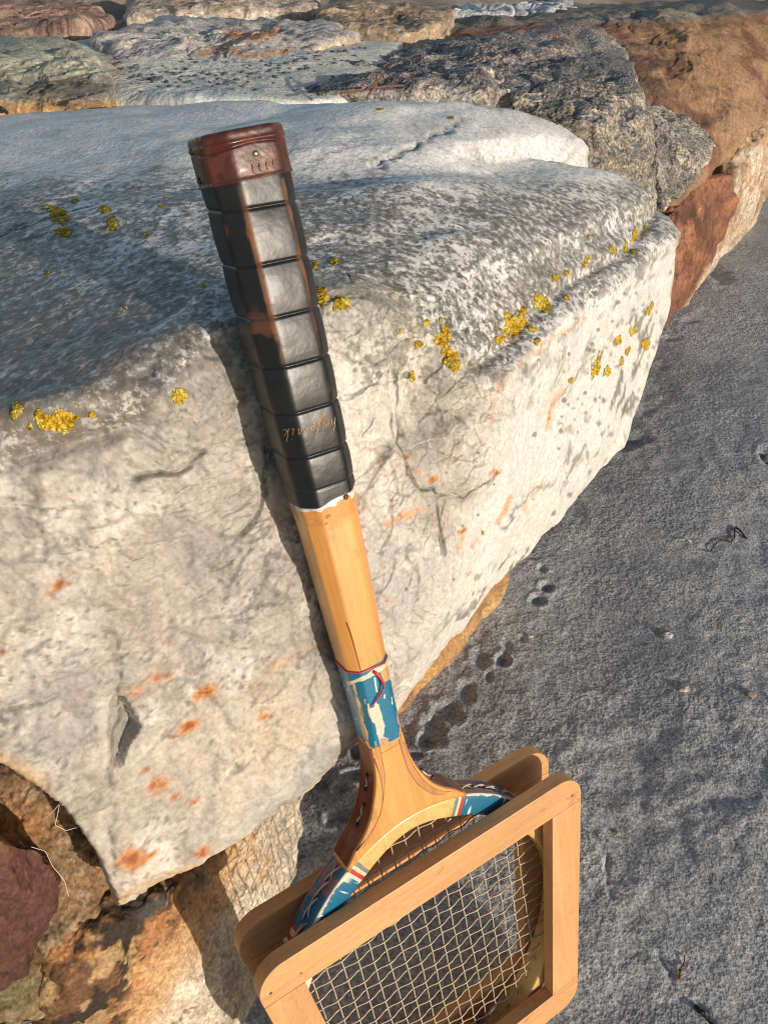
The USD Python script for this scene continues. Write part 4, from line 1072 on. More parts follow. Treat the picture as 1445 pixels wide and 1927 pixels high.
lcv = np.vstack([lc.reshape(-1, 3), lc[0].mean(0), lc[-1].mean(0)])
GRIP = obj('leather_grip', lm, 'leather', RACKET, smooth=True, primvars={'colpaint': lcv})

# butt cap: a reddish leather collar with tacks
vv = np.r_[-.0042, np.linspace(-.0042, .0152, 60), .0152]
AA, VV = np.meshgrid(oct_angles(160), vv)
P = np.stack([np.cos(AA) * .018, np.sin(AA) * .018, VV], -1)
rim_ = np.minimum(np.clip((VV + .0042) / .0022, 0, 1), 1)
add = .0016 - .0016 * (1 - np.sqrt(1 - (1 - rim_) ** 2)) + (fbm(P * 150, 3, 321) - .5) * .0006 + .0005 * np.exp(-((VV - .0005) / .0008) ** 2) - .0007 * np.exp(-((VV - .0022 - .0008 * np.sin(AA * 3)) / .0005) ** 2) * sstep(.45, .55, noise(P * 130, 5))
add = add + .0004 * sstep(.0135, .0150, VV)
add[-1] = -.002
lapd = ((AA - 3.02 + np.pi) % (2 * np.pi) - np.pi)
add = add + .0008 * sstep(.0, -.05, -np.abs(lapd) + .22) * 0 + .0007 * np.exp(-(lapd / .19) ** 8)
CP = handle_pt(AA, VV, add)
cm = grid_mesh(CP, wrap_v=True, caps=True)
cc = mixc(np.broadcast_to(np.array([.070, .0165, .009]), CP.shape), [.105, .030, .015], sstep(.45, .65, fbm(P * 90, 4, 323)))
cc = mixc(cc, [.03, .009, .007], sstep(.5, .62, fbm(P * 260, 3, 325)) * .6)
cc = mixc(cc, [.045, .015, .012], np.exp(-((VV + .0038) / .0012) ** 2) * .7)
cc = mixc(cc, [.07, .05, .04], np.exp(-(lapd / .20) ** 6) * sstep(.38, .5, fbm(P * 300, 3, 327)) * .9)
cv_ = np.vstack([cc.reshape(-1, 3), cc[0].mean(0), cc[-1].mean(0)])
obj('butt_cap', cm, 'cap_leather', RACKET, smooth=True, primvars={'colpaint': cv_})
uv = trimesh.creation.uv_sphere(radius=1, count=[12, 16])


def tack(u, v, h, nvec, r, m, label=None):
    nvec = nvec / np.linalg.norm(nvec)
    a = np.cross(nvec, RV); a /= np.linalg.norm(a); b = np.cross(nvec, a)
    M = np.stack([a * r, b * r, nvec * r * .6], 1)
    obj('tack', trimesh.Trimesh(uv.vertices @ M.T + R(u, v, h), uv.faces, process=False), m, RACKET, smooth=True, label=label)


def on_facet(px, py, h):
    q = FP(px, py, h) - RO
    return q @ RU, q @ RV


u_, v_ = on_facet(481, 288, .0175)
tack(u_, v_, .0176, RN, .0013, 'brass', 'brass tack on the front of the cap')
for v in (.0010, .0122):
    for hh in (.0012, -.0042):
        tack(-.0192, v + hh * .1, hh, -RU, .0014, 'dark_brass')
for k, px_ in enumerate((476, 489, 502, 515)):
    u_, v_ = on_facet(px_, 317 - k * 2.7, .0176)
    q = [R(u_, v_ + s * .0018, .01765) for s in (-1, -.4, .4, 1)]
    obj('stitch', tube(q, [.0002, .0005, .0005, .0002], 6), 'cap_leather', RACKET, smooth=True, primvars={'colpaint': np.tile([.17, .06, .035], (26, 1))})

# gold script on the grip, written upside down
GL = {'h': [[(0, 2), (-.05, 1), (0, 0)], [(0, .55), (.25, .98), (.5, .85), (.5, .1), (.75, .1)]], 'e': [[(0, .45), (.5, .62), (.45, .95), (.2, 1), (0, .6), (.05, .1), (.35, 0), (.65, .25)]],
      'i': [[(.05, 1), (.05, .1), (.25, 0), (.4, .15)], [(.02, 1.5), (.08, 1.58)]], 'f': [[(.62, 1.75), (.45, 2.15), (.25, 1.7), (.12, 0), (-.08, -.9), (-.28, -.95), (-.2, -.5), (.2, .1), (.55, .3)], [(-.1, .95), (.45, 1.02)]],
      'a': [[(.5, .9), (.2, 1), (0, .5), (.1, .05), (.35, .15), (.52, .9), (.52, .15), (.8, .1)]], 'r': [[(0, .2), (.1, .95), (.3, .85), (.38, .1), (.6, .1)]], 'v': [[(0, .9), (.15, .1), (.45, .9), (.6, .8)]],
      'k': [[(0, 2), (-.02, 1), (0, 0)], [(.5, 1), (.05, .45), (.5, .02), (.75, .15)]]}


def surf(s, v):
    """Point on the leather at perimeter distance s from the front facet's middle (positive towards -u)."""
    a = np.linspace(math.pi / 2 - .9, math.pi / 2 + 1.9, 900)
    hu, hh, c = np.interp(v, PROF_V, PROF_U), np.interp(v, PROF_V, PROF_H), np.interp(v, PROF_V, PROF_C)
    r = oct_r(a, hu, hh, c)
    x, y = r * np.cos(a), r * np.sin(a)
    L = np.r_[0, np.cumsum(np.hypot(np.diff(x), np.diff(y)))]
    L -= np.interp(math.pi / 2, a, L)
    aa = np.interp(s, L, a)
    return handle_pt(np.array(aa), np.array(v), leather_add(np.array(aa), np.array(v)) + .00006)


XH = .0033
pen = -.0092
strokes = []
for ch, adv, faint in (('h', 1.25, 0), ('e', 1.0, 0), ('i', .85, 0), ('f', 1.05, 0), ('a', 1.25, 0), ('v', 1.15, 0), ('r', 1.3, .3), ('i', 1.0, .2), ('k', 1.2, 0)):
    for st_ in GL[ch]:
        if faint and len(st_) < 3 and ch == 'r':
            continue
        q = np.array(st_, float)
        if len(q) > 2:
            t = np.linspace(0, 1, len(q)); tt = np.linspace(0, 1, len(q) * 4)
            q = np.stack([np.interp(tt, t, q[:, 0]), np.interp(tt, t, q[:, 1])], 1)
            kk = np.array([.25, .5, .25]); q[1:-1] = np.stack([np.convolve(q[:, j], kk, 'same')[1:-1] for j in (0, 1)], 1)
        pts = [surf(pen + (x + .38 * y) * XH, (.1235 - .0012 * pen / .02) + y * XH * 1.0) for x, y in q]
        strokes.append(tube(pts, .0002, 5))
    pen += adv * XH * .80
obj('gold_script', join(strokes), 'gold_print', GRIP, smooth=True)

# shaft
ang = oct_angles(120)
vv = np.linspace(.158, .334, 160)
AA, VV = np.meshgrid(ang, vv)
SP = handle_pt(AA, VV)
sm = grid_mesh(SP, wrap_v=True, caps=True)
rel = SP - RO
gr = np.stack([VV, rel @ RU, rel @ RN], -1).reshape(-1, 3)
gr = np.vstack([gr, gr[0], gr[-1]])
obj('shaft', sm, 'varnished_ash', RACKET, smooth=True, primvars={'grain': gr})


def lies(ufun, v, add=.0003):
    """Point on the front of the shaft at (u, v)."""
    u = np.asarray(ufun, float); v = np.asarray(v, float)
    hu, hh, c = np.interp(v, PROF_V, PROF_U), np.interp(v, PROF_V, PROF_H), np.interp(v, PROF_V, PROF_C)
    h = np.minimum(hh, hu + hh - c - np.abs(u))
    return R(u, v, h + add)


# worn collar below the leather, chipped white lacquer
vv = np.linspace(.160, .1765, 70)
AA, VV = np.meshgrid(oct_angles(200), vv)
KP = handle_pt(AA, VV, .00012)
P = np.stack([np.cos(AA) * .016, np.sin(AA) * .016, VV], -1)
kc = mixc(np.broadcast_to(np.array([.55, .25, .063]), KP.shape), [.49, .21, .05], fbm(P * np.array([300, 300, 30]), 3, 331))
kn = fbm(P * 190, 4, 333, .6)
kc = mixc(kc, [.66, .57, .45], sstep(.50, .54, kn + .10 * np.exp(-((AA - 1.35) / .35) ** 2) - .25 * sstep(.167, .1705, VV)) * 1.0)
endk = .1665 - .0032 * (.5 + .5 * np.cos(AA + .4))
kc = mixc(kc, [.50, .55, .60], (VV - endk < .0013 + .0022 * (kn - .5)) * sstep(.38, .46, kn) * .9)
kc = mixc(kc, [.20, .085, .03], sstep(.70, .74, fbm(P * 130, 3, 335) + .1 * np.exp(-((VV - .172) / .001) ** 2)) * .8)
obj('worn_collar', grid_mesh(KP, wrap_v=True), 'paint', RACKET, smooth=True, primvars={'colpaint': kc.reshape(-1, 3)})
u_, v_ = on_facet(650, 934, .0145)
tack(u_, v_, .0152, RN + .4 * RU, .0016, 'rust_tack', 'rusty tack at the lower edge of the grip')

# blue painted band, flaked
vv = np.linspace(.2705, .3285, 260)
AA, VV = np.meshgrid(oct_angles(360), vv)
VB = .2705 + (VV - .2705) * np.where(np.sin(AA) > -2, 1 + .035 * np.cos(AA), 1)
BP = handle_pt(AA, VB, .00016)
P = np.stack([np.cos(AA) * .013, np.sin(AA) * .013, VB], -1)
bx, by, _ = project(BP)
jx = (fbm(P * 420, 3, 341) - .5) * 4.5; jy = (fbm(P * 420, 3, 343) - .5) * 4.5
crop = lambda pts: Polygon([(620 + a / 8.028, 1220 + b / 8.028) for a, b in pts])
from shapely import contains_xy
BLUE = np.array([.004, .118, .205]); PRIMER = np.array([.60, .49, .375]); WOODT = np.array([.55, .29, .12])
bc = mixc(np.broadcast_to(BLUE, BP.shape), [.006, .14, .24], fbm(P * 80, 3, 345))
frontm = np.sin(AA) > .2


def chip(pts, colr, k=1.0, j=1.0):
    global bc
    m = contains_xy(crop(pts), bx + jx * j, by + jy * j) & frontm
    bc = mixc(bc, colr, m * k)


chip([(575, 850), (600, 835), (610, 900), (665, 890), (690, 815), (745, 850), (800, 1050), (835, 1180), (815, 1340), (890, 1360), (840, 1480), (770, 1500), (750, 1400), (715, 1270), (690, 1150), (640, 1100), (585, 980)], PRIMER)
chip([(760, 1370), (880, 1350), (890, 1460), (770, 1500)], [.42, .25, .15])
chip([(672, 440), (695, 440), (735, 690), (700, 650)], [.66, .57, .40], 1, .5)
for a in ([(515, 770), (540, 770), (555, 850), (540, 850)], [(825, 700), (845, 700), (845, 760), (820, 760)], [(930, 740), (945, 740), (958, 850), (940, 850)]):
    chip(a, [.66, .6, .5], 1, .3)
chip([(770, 360), (880, 180), (960, 300), (930, 470), (830, 520), (800, 545), (790, 440)], WOODT)
chip([(1005, 945), (1040, 1000), (1180, 900), (1250, 1300), (1060, 1340), (1060, 1200), (1020, 1090)], [.52, .27, .10])
chip([(900, 430), (960, 430), (1110, 900), (1060, 960), (1030, 760), (980, 600)], [.62, .5, .38], 1, .6)
chip([(345, 560), (385, 540), (425, 740), (480, 860), (515, 1000), (515, 1130), (580, 1260), (595, 1500), (560, 1540), (485, 1220), (425, 900)], [.56, .36, .19])
chip([(-100, 480), (330, 500), (380, 480), (560, 400), (900, 150), (900, 260), (700, 400), (560, 470), (360, 540), (250, 590), (-100, 560)], [.62, .50, .36], 1, .7)
chip([(580, 1480), (700, 1530), (1060, 1340), (1060, 1400), (700, 1580), (570, 1600)], [.60, .44, .30])
side = (np.cos(AA) < -.6)
bc = mixc(bc, [.05, .10, .12], side * sstep(.45, .55, fbm(P * np.array([200, 200, 60]), 4, 347)) * .6)
bc = mixc(bc, [.50, .42, .34], sstep(.66, .70, fbm(P * 150, 4, 349, .6)) * (~frontm) * .8)
obj('blue_band', grid_mesh(BP, wrap_v=True), 'paint', RACKET, smooth=True, primvars={'colpaint': bc.reshape(-1, 3)})
aa = oct_angles(90)
for v0_, r_, tw in ((.2712, .0006, .0006), (.2722, .0005, -.0008)):
    obj('red_thread', tube(handle_pt(aa, v0_ + .0018 * np.cos(aa) + tw * np.sin(aa), .0003), r_, 6, closed=True), 'red_thread', RACKET, smooth=True)
lo = []
for a, b, l in ((655, 345, 0), (690, 365, .0008), (740, 420, .0016), (780, 490, .0020), (790, 560, .0020), (775, 630, .0018), (740, 700, .0014), (700, 765, .0010), (660, 840, .0006), (612, 885, .0002)):
    q = FP(620 + a / 8.028, 1220 + b / 8.028, .0120) - RO
    lo.append(lies(q @ RU, q @ RV, .0004 + l))
obj('loose_thread', tube(lo, [.0009, .001, .0009, .0008, .0007, .0007, .0006, .0005, .0004, .0002], 6), 'red_thread', RACKET, smooth=True)

# throat: the shaft's laminations fan out to the bow of the head
VC, EA, EB, EB2 = .540, .1240, .148, .145
OUTL = np.array([(11.2, 327), (11.72, 334.1), (11.95, 338), (12.6, 345), (14.6, 355), (18.0, 365), (23.4, 377), (31.8, 388), (38.5, 394), (43.5, 400), (46.5, 402.8)]) / 1000
t_ = np.linspace(0, 1, len(OUTL)); tt = np.linspace(0, 1, 60)
from scipy.interpolate import PchipInterpolator
ou, ov = PchipInterpolator(t_, OUTL[:, 0])(tt), PchipInterpolator(t_, OUTL[:, 1])(tt)
eu = np.linspace(.0465, -.0465, 60)
ev_ = VC - EB * np.sqrt(1 - (eu / (EA * .928)) ** 2) + .002
throat_poly = Polygon(np.vstack([np.stack([-ou, ov], 1), np.stack([eu, ev_], 1)[::-1], np.stack([ou, ov], 1)[::-1]]))


def ring_normals(p):
    e = np.roll(p, -1, 0) - p
    n = np.stack([e[:, 1], -e[:, 0]], 1); n /= np.linalg.norm(n, axis=1, keepdims=True) + 1e-12
    m = n + np.roll(n, 1, 0)
    l = np.einsum('ij,ij->i', m, n)
    return m / np.maximum(l, .35)[:, None]


def plate(poly, h0, h1, ch, place, steps=1):
    """A flat board: outline poly in (u, v), from h0 to h1, all edges eased by ch. Returns the mesh and (u, v, h) per vertex."""
    poly = poly.buffer(0)
    p = np.array(poly.exterior.coords)[:-1]
    if not poly.exterior.is_ccw:
        p = p[::-1]
    n = ring_normals(p)
    rings = [(p - n * ch, h0), (p - n * ch * .3, h0 + ch * .3), (p, h0 + ch), (p, h1 - ch), (p - n * ch * .3, h1 - ch * .3), (p - n * ch, h1)]
    if ch == 0:
        rings = [(p, h0), (p, h1)]
    k = len(p)
    uvh = np.vstack([np.c_[a, np.full(k, h)] for a, h in rings])
    f = []
    for r in range(len(rings) - 1):
        i = np.arange(k); j = (i + 1) % k
        f += [np.stack([r * k + i, r * k + j, (r + 1) * k + j], 1), np.stack([r * k + i, (r + 1) * k + j, (r + 1) * k + i], 1)]
    cap = rings[0][0]
    cvt, cft = trimesh.creation.triangulate_polygon(Polygon(cap), engine='earcut')
    _, mp = cKDTree(cap).query(cvt)
    cft = mp[cft]
    ar = np.cross(cap[cft[:, 1]] - cap[cft[:, 0]], cap[cft[:, 2]] - cap[cft[:, 0]])
    cft[ar < 0] = cft[ar < 0][:, ::-1]
    f += [cft[:, ::-1], cft + (len(rings) - 1) * k]
    f = np.vstack(f)
    return trimesh.Trimesh(place(uvh[:, 0], uvh[:, 1], uvh[:, 2]), f[:, ::-1] if FLIP else f, process=False), uvh


# (u, v, h) is left handed: v points to the tip
FLIP = np.linalg.det(np.stack([RU, RV, RN], 1)) < 0
tm, tuv = plate(throat_poly, -.0100, .0100, .0022, R)
obj('throat', tm, 'varnished_ash', RACKET, smooth=35, primvars=None)


def obj_wood(name, mesh, uvh, mt, parent, along=0, off=0.0, smooth=30, label=None):
    v = np.asarray(mesh.vertices)
    g = np.stack([uvh[:, along] + off, uvh[:, 1 - along] + off * .37, uvh[:, 2] + off * .11], 1)
    if smooth:
        m2 = trimesh.graph.smooth_shade(trimesh.Trimesh(v, mesh.faces, process=False), angle=np.radians(smooth), facet_minarea=None)
        _, ix = cKDTree(v).query(np.asarray(m2.vertices))
        return obj(name, (np.asarray(m2.vertices), np.asarray(m2.faces)), mt, parent, smooth=True, primvars={'grain': g[ix]}, label=label)
    return obj(name, mesh, mt, parent, smooth=False, primvars={'grain': g}, label=label)


stage.RemovePrim(RACKET + '/throat'); COUNT.pop(RACKET + '/throat')
obj_wood('throat', tm, tuv, 'varnished_ash', RACKET, along=1, off=0.0)
LA = np.array([(-13.0, 322), (-10.8, 336), (-10.2, 350), (-11.4, 363), (-15.5, 375), (-22, 383), (-29, 388.2), (-36.5, 392.6)]) / 1000
LB = np.array([(-5.6, 322), (-6.3, 336), (-6.6, 347), (-9.6, 360), (-13.6, 371), (-19, 380), (-27, 388.5), (-33, 393.5)]) / 1000
LC = np.array([(6.4, 322), (7.0, 332), (8.2, 352), (12.5, 370), (17.5, 380), (22.7, 387.0), (30, 392.2)]) / 1000
LD = np.array([(10.4, 330), (11.0, 345), (14.6, 362), (20.5, 377), (28, 387.5), (35, 393.2)]) / 1000


def smooth_line(L, k=50):
    t = np.r_[0, np.cumsum(np.hypot(*np.diff(L, axis=0).T))]
    tt = np.linspace(0, t[-1], k)
    return np.stack([PchipInterpolator(t, L[:, 0])(tt), PchipInterpolator(t, L[:, 1])(tt)], 1)


def front_h(u, v):
    hu, hh, c = np.interp(v, PROF_V, PROF_U), np.interp(v, PROF_V, PROF_H), np.interp(v, PROF_V, PROF_C)
    return np.where(v < .335, np.minimum(hh, hu + hh - c - np.abs(u)), .0100)


def inlay(name, left, right, m, add, label=None):
    a, b = smooth_line(left), smooth_line(right)
    s = np.linspace(0, 1, 9)[None, :, None]
    g = a[:, None] * (1 - s) + b[:, None] * s
    h = front_h(g[..., 0], g[..., 1]) + add
    top = R(g[..., 0], g[..., 1], h); bot = R(g[..., 0], g[..., 1], h - .0012)
    loop = np.concatenate([top, bot[:, ::-1]], 1)
    mm = grid_mesh(loop, wrap_v=True, caps=True)
    gg = np.stack([np.concatenate([g[..., 1], g[:, ::-1, 1]], 1), np.concatenate([g[..., 0], g[:, ::-1, 0]], 1) + .07 * len(name), 0 * np.concatenate([h, h], 1)], -1).reshape(-1, 3)
    obj(name, mm, m, RACKET, smooth=40, primvars=None) if False else None
    m2 = trimesh.graph.smooth_shade(mm, angle=np.radians(40), facet_minarea=None)
    _, ix = cKDTree(mm.vertices).query(np.asarray(m2.vertices))
    gg = np.vstack([gg, gg[0], gg[-1]])
    obj(name, (np.asarray(m2.vertices), np.asarray(m2.faces)), m, RACKET, smooth=True, primvars={'grain': gg[ix]}, label=label)


inlay('lamination', LA, LB, 'mahogany_wood', .00005, 'reddish strip on the left of the throat')
mir = lambda L, d: L + np.array([d, 0])
inlay('lamination', LC, LD, 'mahogany_wood', .00005, 'reddish strip on the right of the throat')
for d in (.0016, .0034, .0052):
    q = LB[2:] + np.array([d, -.0003]); inlay('grain_line', q, q + np.array([.00022, 0]), 'mahogany_wood', .00003)
    q = LC[1:] - np.array([d, .0003]); inlay('grain_line', q - np.array([.00022, 0]), q, 'mahogany_wood', .00003)
for L, w in ((LA, .00045), (LB, .0003), (LC, .0004), (LD, .00025)):
    inlay('glue_line', L - np.array([w / 2, 0]), L + np.array([w / 2, 0]), 'dark_glue_line', .0001)
SL = np.array([(-14.2, 178), (-13.6, 205), (-12.4, 240), (-13.6, 262), (-14.0, 272)]) / 1000
inlay('glue_line', np.array([(-8.6, 236), (-7.6, 250), (-7.2, 262), (-7.0, 270.5)]) / 1000 - [.0002, 0], np.array([(-8.6, 236), (-7.6, 250), (-7.2, 262), (-7.0, 270.5)]) / 1000 + [.0002, 0], 'dark_glue_line', .0001)

# head: a bent bow swept round the strings, painted in bands
NPH, NS = 1500, 56
half = np.linspace(0, math.pi, NPH // 2, endpoint=False)
wgt = 1 + 3.0 * (half < 1.0)
cum = np.cumsum(wgt); half = np.interp(np.linspace(0, cum[-1], NPH // 2, endpoint=False), np.r_[0, cum], np.r_[half, math.pi])
phi = np.r_[-half[::-1][:-1], half, [math.pi]]
phi = np.unique(np.round(phi, 9))[:-1] if abs(phi[0] + math.pi) < 1e-9 else np.unique(np.round(phi, 9))


def outer(ph):
    c = np.cos(ph)
    b = np.where(c >= 0, EB, EB2)
    a = EA * (1 - .075 * np.maximum(c, 0))
    return np.stack([a * np.sin(ph), VC - b * c], -1)


def outn(ph):
    t = outer(ph + 1e-4) - outer(ph - 1e-4)
    n = np.stack([t[..., 1], -t[..., 0]], -1)
    return n / np.linalg.norm(n, axis=-1, keepdims=True)


def thick(ph):
    a = np.abs(ph)
    return .0128 + .0044 * sstep(.0, .42, a) * (1 - sstep(.95, 1.5, a))


hs = np.linspace(0, 2 * np.pi, NS, endpoint=False)
P_, S_ = np.meshgrid(phi, hs, indexing='ij')
O_, N_, T_ = outer(P_), outn(P_), thick(P_)
HH = .0096
sq = 7.0
cx_ = np.sign(np.cos(S_)) * np.abs(np.cos(S_)) ** (2 / sq); cy_ = np.sign(np.sin(S_)) * np.abs(np.sin(S_)) ** (2 / sq)
uvp = O_ - N_ * (T_ * .5)[..., None] + N_ * (cx_ * T_ * .5)[..., None]
hp_ = cy_ * HH
groove = .0016 * np.exp(-(hp_ / .0022) ** 2) * (cx_ > .9)
uvp = uvp - N_ * groove[..., None]
HPt = R(uvp[..., 0], uvp[..., 1], hp_)
hm = grid_mesh(HPt, wrap_v=True, wrap_u=True)
if FLIP:
    hm = trimesh.Trimesh(hm.vertices, hm.faces[:, ::-1], process=False)
P = np.stack([uvp[..., 0], uvp[..., 1], hp_], -1)
arcu = np.abs(O_[..., 0])
isout = (cx_ > .86); isfront = (np.abs(cy_) > .86) & ~isout
hc = mixc(np.broadcast_to(np.array([.62, .38, .135]), P.shape), [.56, .33, .10], sstep(.35, .65, fbm(np.stack([np.abs(P_) * 4, cx_ * .9, cy_ * .9], -1) * 3, 3, 351)))
hc = mixc(hc, [.115, .027, .014], isout * sstep(.050, .047, arcu))
rg = (fbm(P * 300, 3, 353) - .5) * .0012
au = arcu + rg * .4 + 0 * cx_
topside = np.cos(P_) > 0


def zone(a, b, colr, m=None):
    global hc
    k = topside & (au >= a) & (au < b)
    if m is not None:
        k = k & m
    hc = mixc(hc, colr, k * 1.0)


zone(.0382, .0409, [.135, .175, .165]); zone(.0409, .0431, [.62, .50, .26]); zone(.0431, .0461, [.42, .025, .028])
zone(.0457, .0835, BLUE)
fl = fbm(P * np.array([70, 70, 90]), 4, 355, .6); fl2 = fbm(P * 260, 3, 357, .6)
bl = topside & (au >= .0457) & (au < .0835)
hc = mixc(hc, [.23, .12, .13], bl & isout & (fl > .54 - .10 * (arcu < .062)))
hc = mixc(hc, PRIMER, bl & ~isout & (np.abs(cy_) > .8) & (P[..., 0] < 0) & (au < .0475 + .005 * sstep(-.2, .9, cx_) + .006 * (fl2 - .5)))
hc = mixc(hc, [.66, .58, .50], bl & (cx_ > .80 + .5 * (fl - .5)) & (cx_ < .95) & (np.abs(cy_) > .7))
hc = mixc(hc, PRIMER, bl & (cx_ < -.72 + .8 * (fl2 - .56)) & (np.abs(cy_) > .8) & (fl2 > .56) & (arcu > .054) & (arcu < .066))
hc = mixc(hc, [.7, .68, .62], bl & ~isout & (fbm(P * 330, 2, 359) > .80))
zone(.0835, .0855, [.42, .025, .028]); zone(.0855, .0880, [.62, .50, .26]); zone(.0880, .0905, [.42, .025, .028]); zone(.0905, .1040, [.60, .55, .44])
hc = mixc(hc, [.022, .012, .009], isout & (~topside | (arcu >= .104)))
HEAD = obj('head_bow', hm, 'paint', RACKET, smooth=True, primvars={'colpaint': np.clip(hc.reshape(-1, 3), .002, .9)})

# painted sides of the throat, with string loops along them
for s in (-1, 1):
    hh = np.linspace(-.0082, .0082, 24)
    kk_ = ov > .3335
    lu = np.r_[np.interp(np.linspace(.3285, .332, 6), PROF_V, PROF_U), ou[kk_][:-3]]; lv_ = np.r_[np.linspace(.3285, .332, 6), ov[kk_][:-3]]
    d = np.gradient(np.stack([lu, lv_], 1), axis=0); d /= np.linalg.norm(d, axis=1, keepdims=True)
    nn_ = np.stack([d[:, 1], -d[:, 0]], 1)
    g = np.stack([lu, lv_], 1) + nn_ * .0002
    pts = R(s * g[:, None, 0], g[:, None, 1], hh[None, :])
    inn = g - nn_ * .0008
    pin = R(s * inn[:, None, 0], inn[:, None, 1], hh[None, ::-1])
    sm_ = grid_mesh(np.concatenate([pts, pin], 1), wrap_v=True, caps=True)
    P = np.stack(np.broadcast_arrays(g[:, None, 0], g[:, None, 1], np.r_[hh, hh[::-1]][None, :]), -1)
    kc = mixc(np.broadcast_to(np.array([.125, .030, .014]), P.shape), [.17, .05, .022], sstep(.45, .6, fbm(P * np.array([150, 60, 300]), 3, 361)))
    kc = np.vstack([kc.reshape(-1, 3), kc[0, 0], kc[-1, 0]])
    m2 = trimesh.graph.smooth_shade(sm_, angle=np.radians(40), facet_minarea=None)
    _, ix = cKDTree(sm_.vertices).query(np.asarray(m2.vertices))
    obj('throat_side', (np.asarray(m2.vertices), np.asarray(m2.faces)), 'paint', RACKET, smooth=True, primvars={'colpaint': kc[ix]})


def side_loop(ph0, ph1, h0, h1, s, lift=.0009):
    ph = np.linspace(ph0, ph1, 9)
    o = outer(ph) + outn(ph) * (lift * np.sin(np.linspace(0.0, np.pi, 9)) - .0008)[:, None]
    return tube(R(s * o[:, 0], o[:, 1], np.linspace(h0, h1, 9)), .00062, 6)


holes = []
for s in (-1, 1):
    for k, (a, b) in enumerate(((.43, .50), (.53, .60), (.63, .71), (.75, .83), (.87, .95), (1.02, 1.09), (1.16, 1.23), (1.30, 1.37), (1.44, 1.51), (1.58, 1.65))):
        obj('outside_string', side_loop(a, b, -.002 + .002 * (k % 2), .002 - .003 * (k % 2), s), 'string_gut', RACKET, smooth=True)
        obj('outside_string', side_loop(a - .02, b + .03, .003 - .001 * k % .003, -.002, s, .0016), 'string_gut', RACKET, smooth=True)
# string holes and loops on the left throat side
for s in (-1, 1):
    for i_, (a, b) in enumerate(((.352, .362), (.372, .384))):
        q = []
        for v in np.linspace(a, b, 7):
            k = np.argmin(abs(ov - v)); d = np.array([np.gradient(ou)[k], np.gradient(ov)[k]]); d /= np.linalg.norm(d)
            n_ = np.array([d[1], -d[0]])
            z = ou[k] + n_[0] * .0006, ov[k] + n_[1] * .0006
            q.append(R(s * z[0], z[1], .001 * math.sin(v * 900)))
        obj('outside_string', tube(q, .0006, 6), 'string_gut', RACKET, smooth=True)
        for e in (q[0], q[-1]):
            obj('string_hole', trimesh.Trimesh(uv.vertices * np.array([.0015, .0015, .0015]) + e - 0, uv.faces, process=False), 'hole_black', RACKET, smooth=True)  # black balls stand in for the shade inside the holes

# strings, woven
phs = np.linspace(-math.pi, math.pi, 400)
inner_poly = Polygon(outer(phs) - outn(phs) * (thick(phs) - .002)[:, None])
mains = (np.arange(17) - 8) * .0107
crosses = .4185 + np.arange(23) * .0107
from shapely.geometry import LineString
AMP = .0009
srng = np.random.default_rng(77)
for i, u in enumerate(mains):
    g = inner_poly.intersection(LineString([(u, .3), (u, .8)])).bounds
    v = np.arange(g[1], g[3], .00134); v = np.r_[v, g[3]]
    ph = (v - crosses[0]) / .0107 + i
    h = -.35 * AMP * np.cos(np.pi * ph)
    uu = u + .0005 * np.sin(v * 37 + i) * np.sin(np.pi * (v - g[1]) / (g[3] - g[1]))
    obj('main_string', tube(R(uu, v, h), .00051, 6), 'string_gut', RACKET, smooth=True)
for j, v in enumerate(crosses):
    g = inner_poly.intersection(LineString([(-.2, v), (.2, v)]))
    if g.is_empty:
        continue
    g = g.bounds
    if g[2] - g[0] < .03:
        continue
    u = np.r_[np.arange(g[0], g[2], .00134), g[2]]
    ph = (u - mains[0]) / .0107 + j
    c = np.cos(np.pi * ph)
    h = AMP * np.sign(c) * np.abs(c) ** .8
    vv_ = v + .0006 * np.sin(u * 31 + j * 1.7)
    obj('cross_string', tube(R(u, vv_, h), .00051, 6), 'string_gut', RACKET, smooth=True)
# knot of a trimming thread at the band on the right
q = [R(.030 + .002 * math.sin(t * 3), .4150 + .0055 * t, .0098 - .004 * t) for t in np.linspace(0, 1, 8)]
obj('thread_knot', tube(q, .0005, 5), 'web_fibre', RACKET, smooth=True)

# ------------------------------------------------------------------ the wooden press clamped round the head
MP = TOW @ np.array([[0.84986749, 0.16384431, -0.50087952], [-0.3500849, 0.88594687, -0.30420176], [0.39391092, 0.43388154, 0.81029686]])
PU, PV, PN = MP[:, 0], MP[:, 1], -MP[:, 2]
V0, LO_, WI, TAPER, BAR, HF, DU, TH = .4538, .1876, .0977, .089, .0269, .0225, .0051, .0107
PC = R(DU, V0, 0)


def PR(u, v, h):
    u, v, h = np.broadcast_arrays(*[np.asarray(x, float) for x in (u, v, h)])
    return PC + u[..., None] * PU + (v - V0)[..., None] * PV + h[..., None] * PN


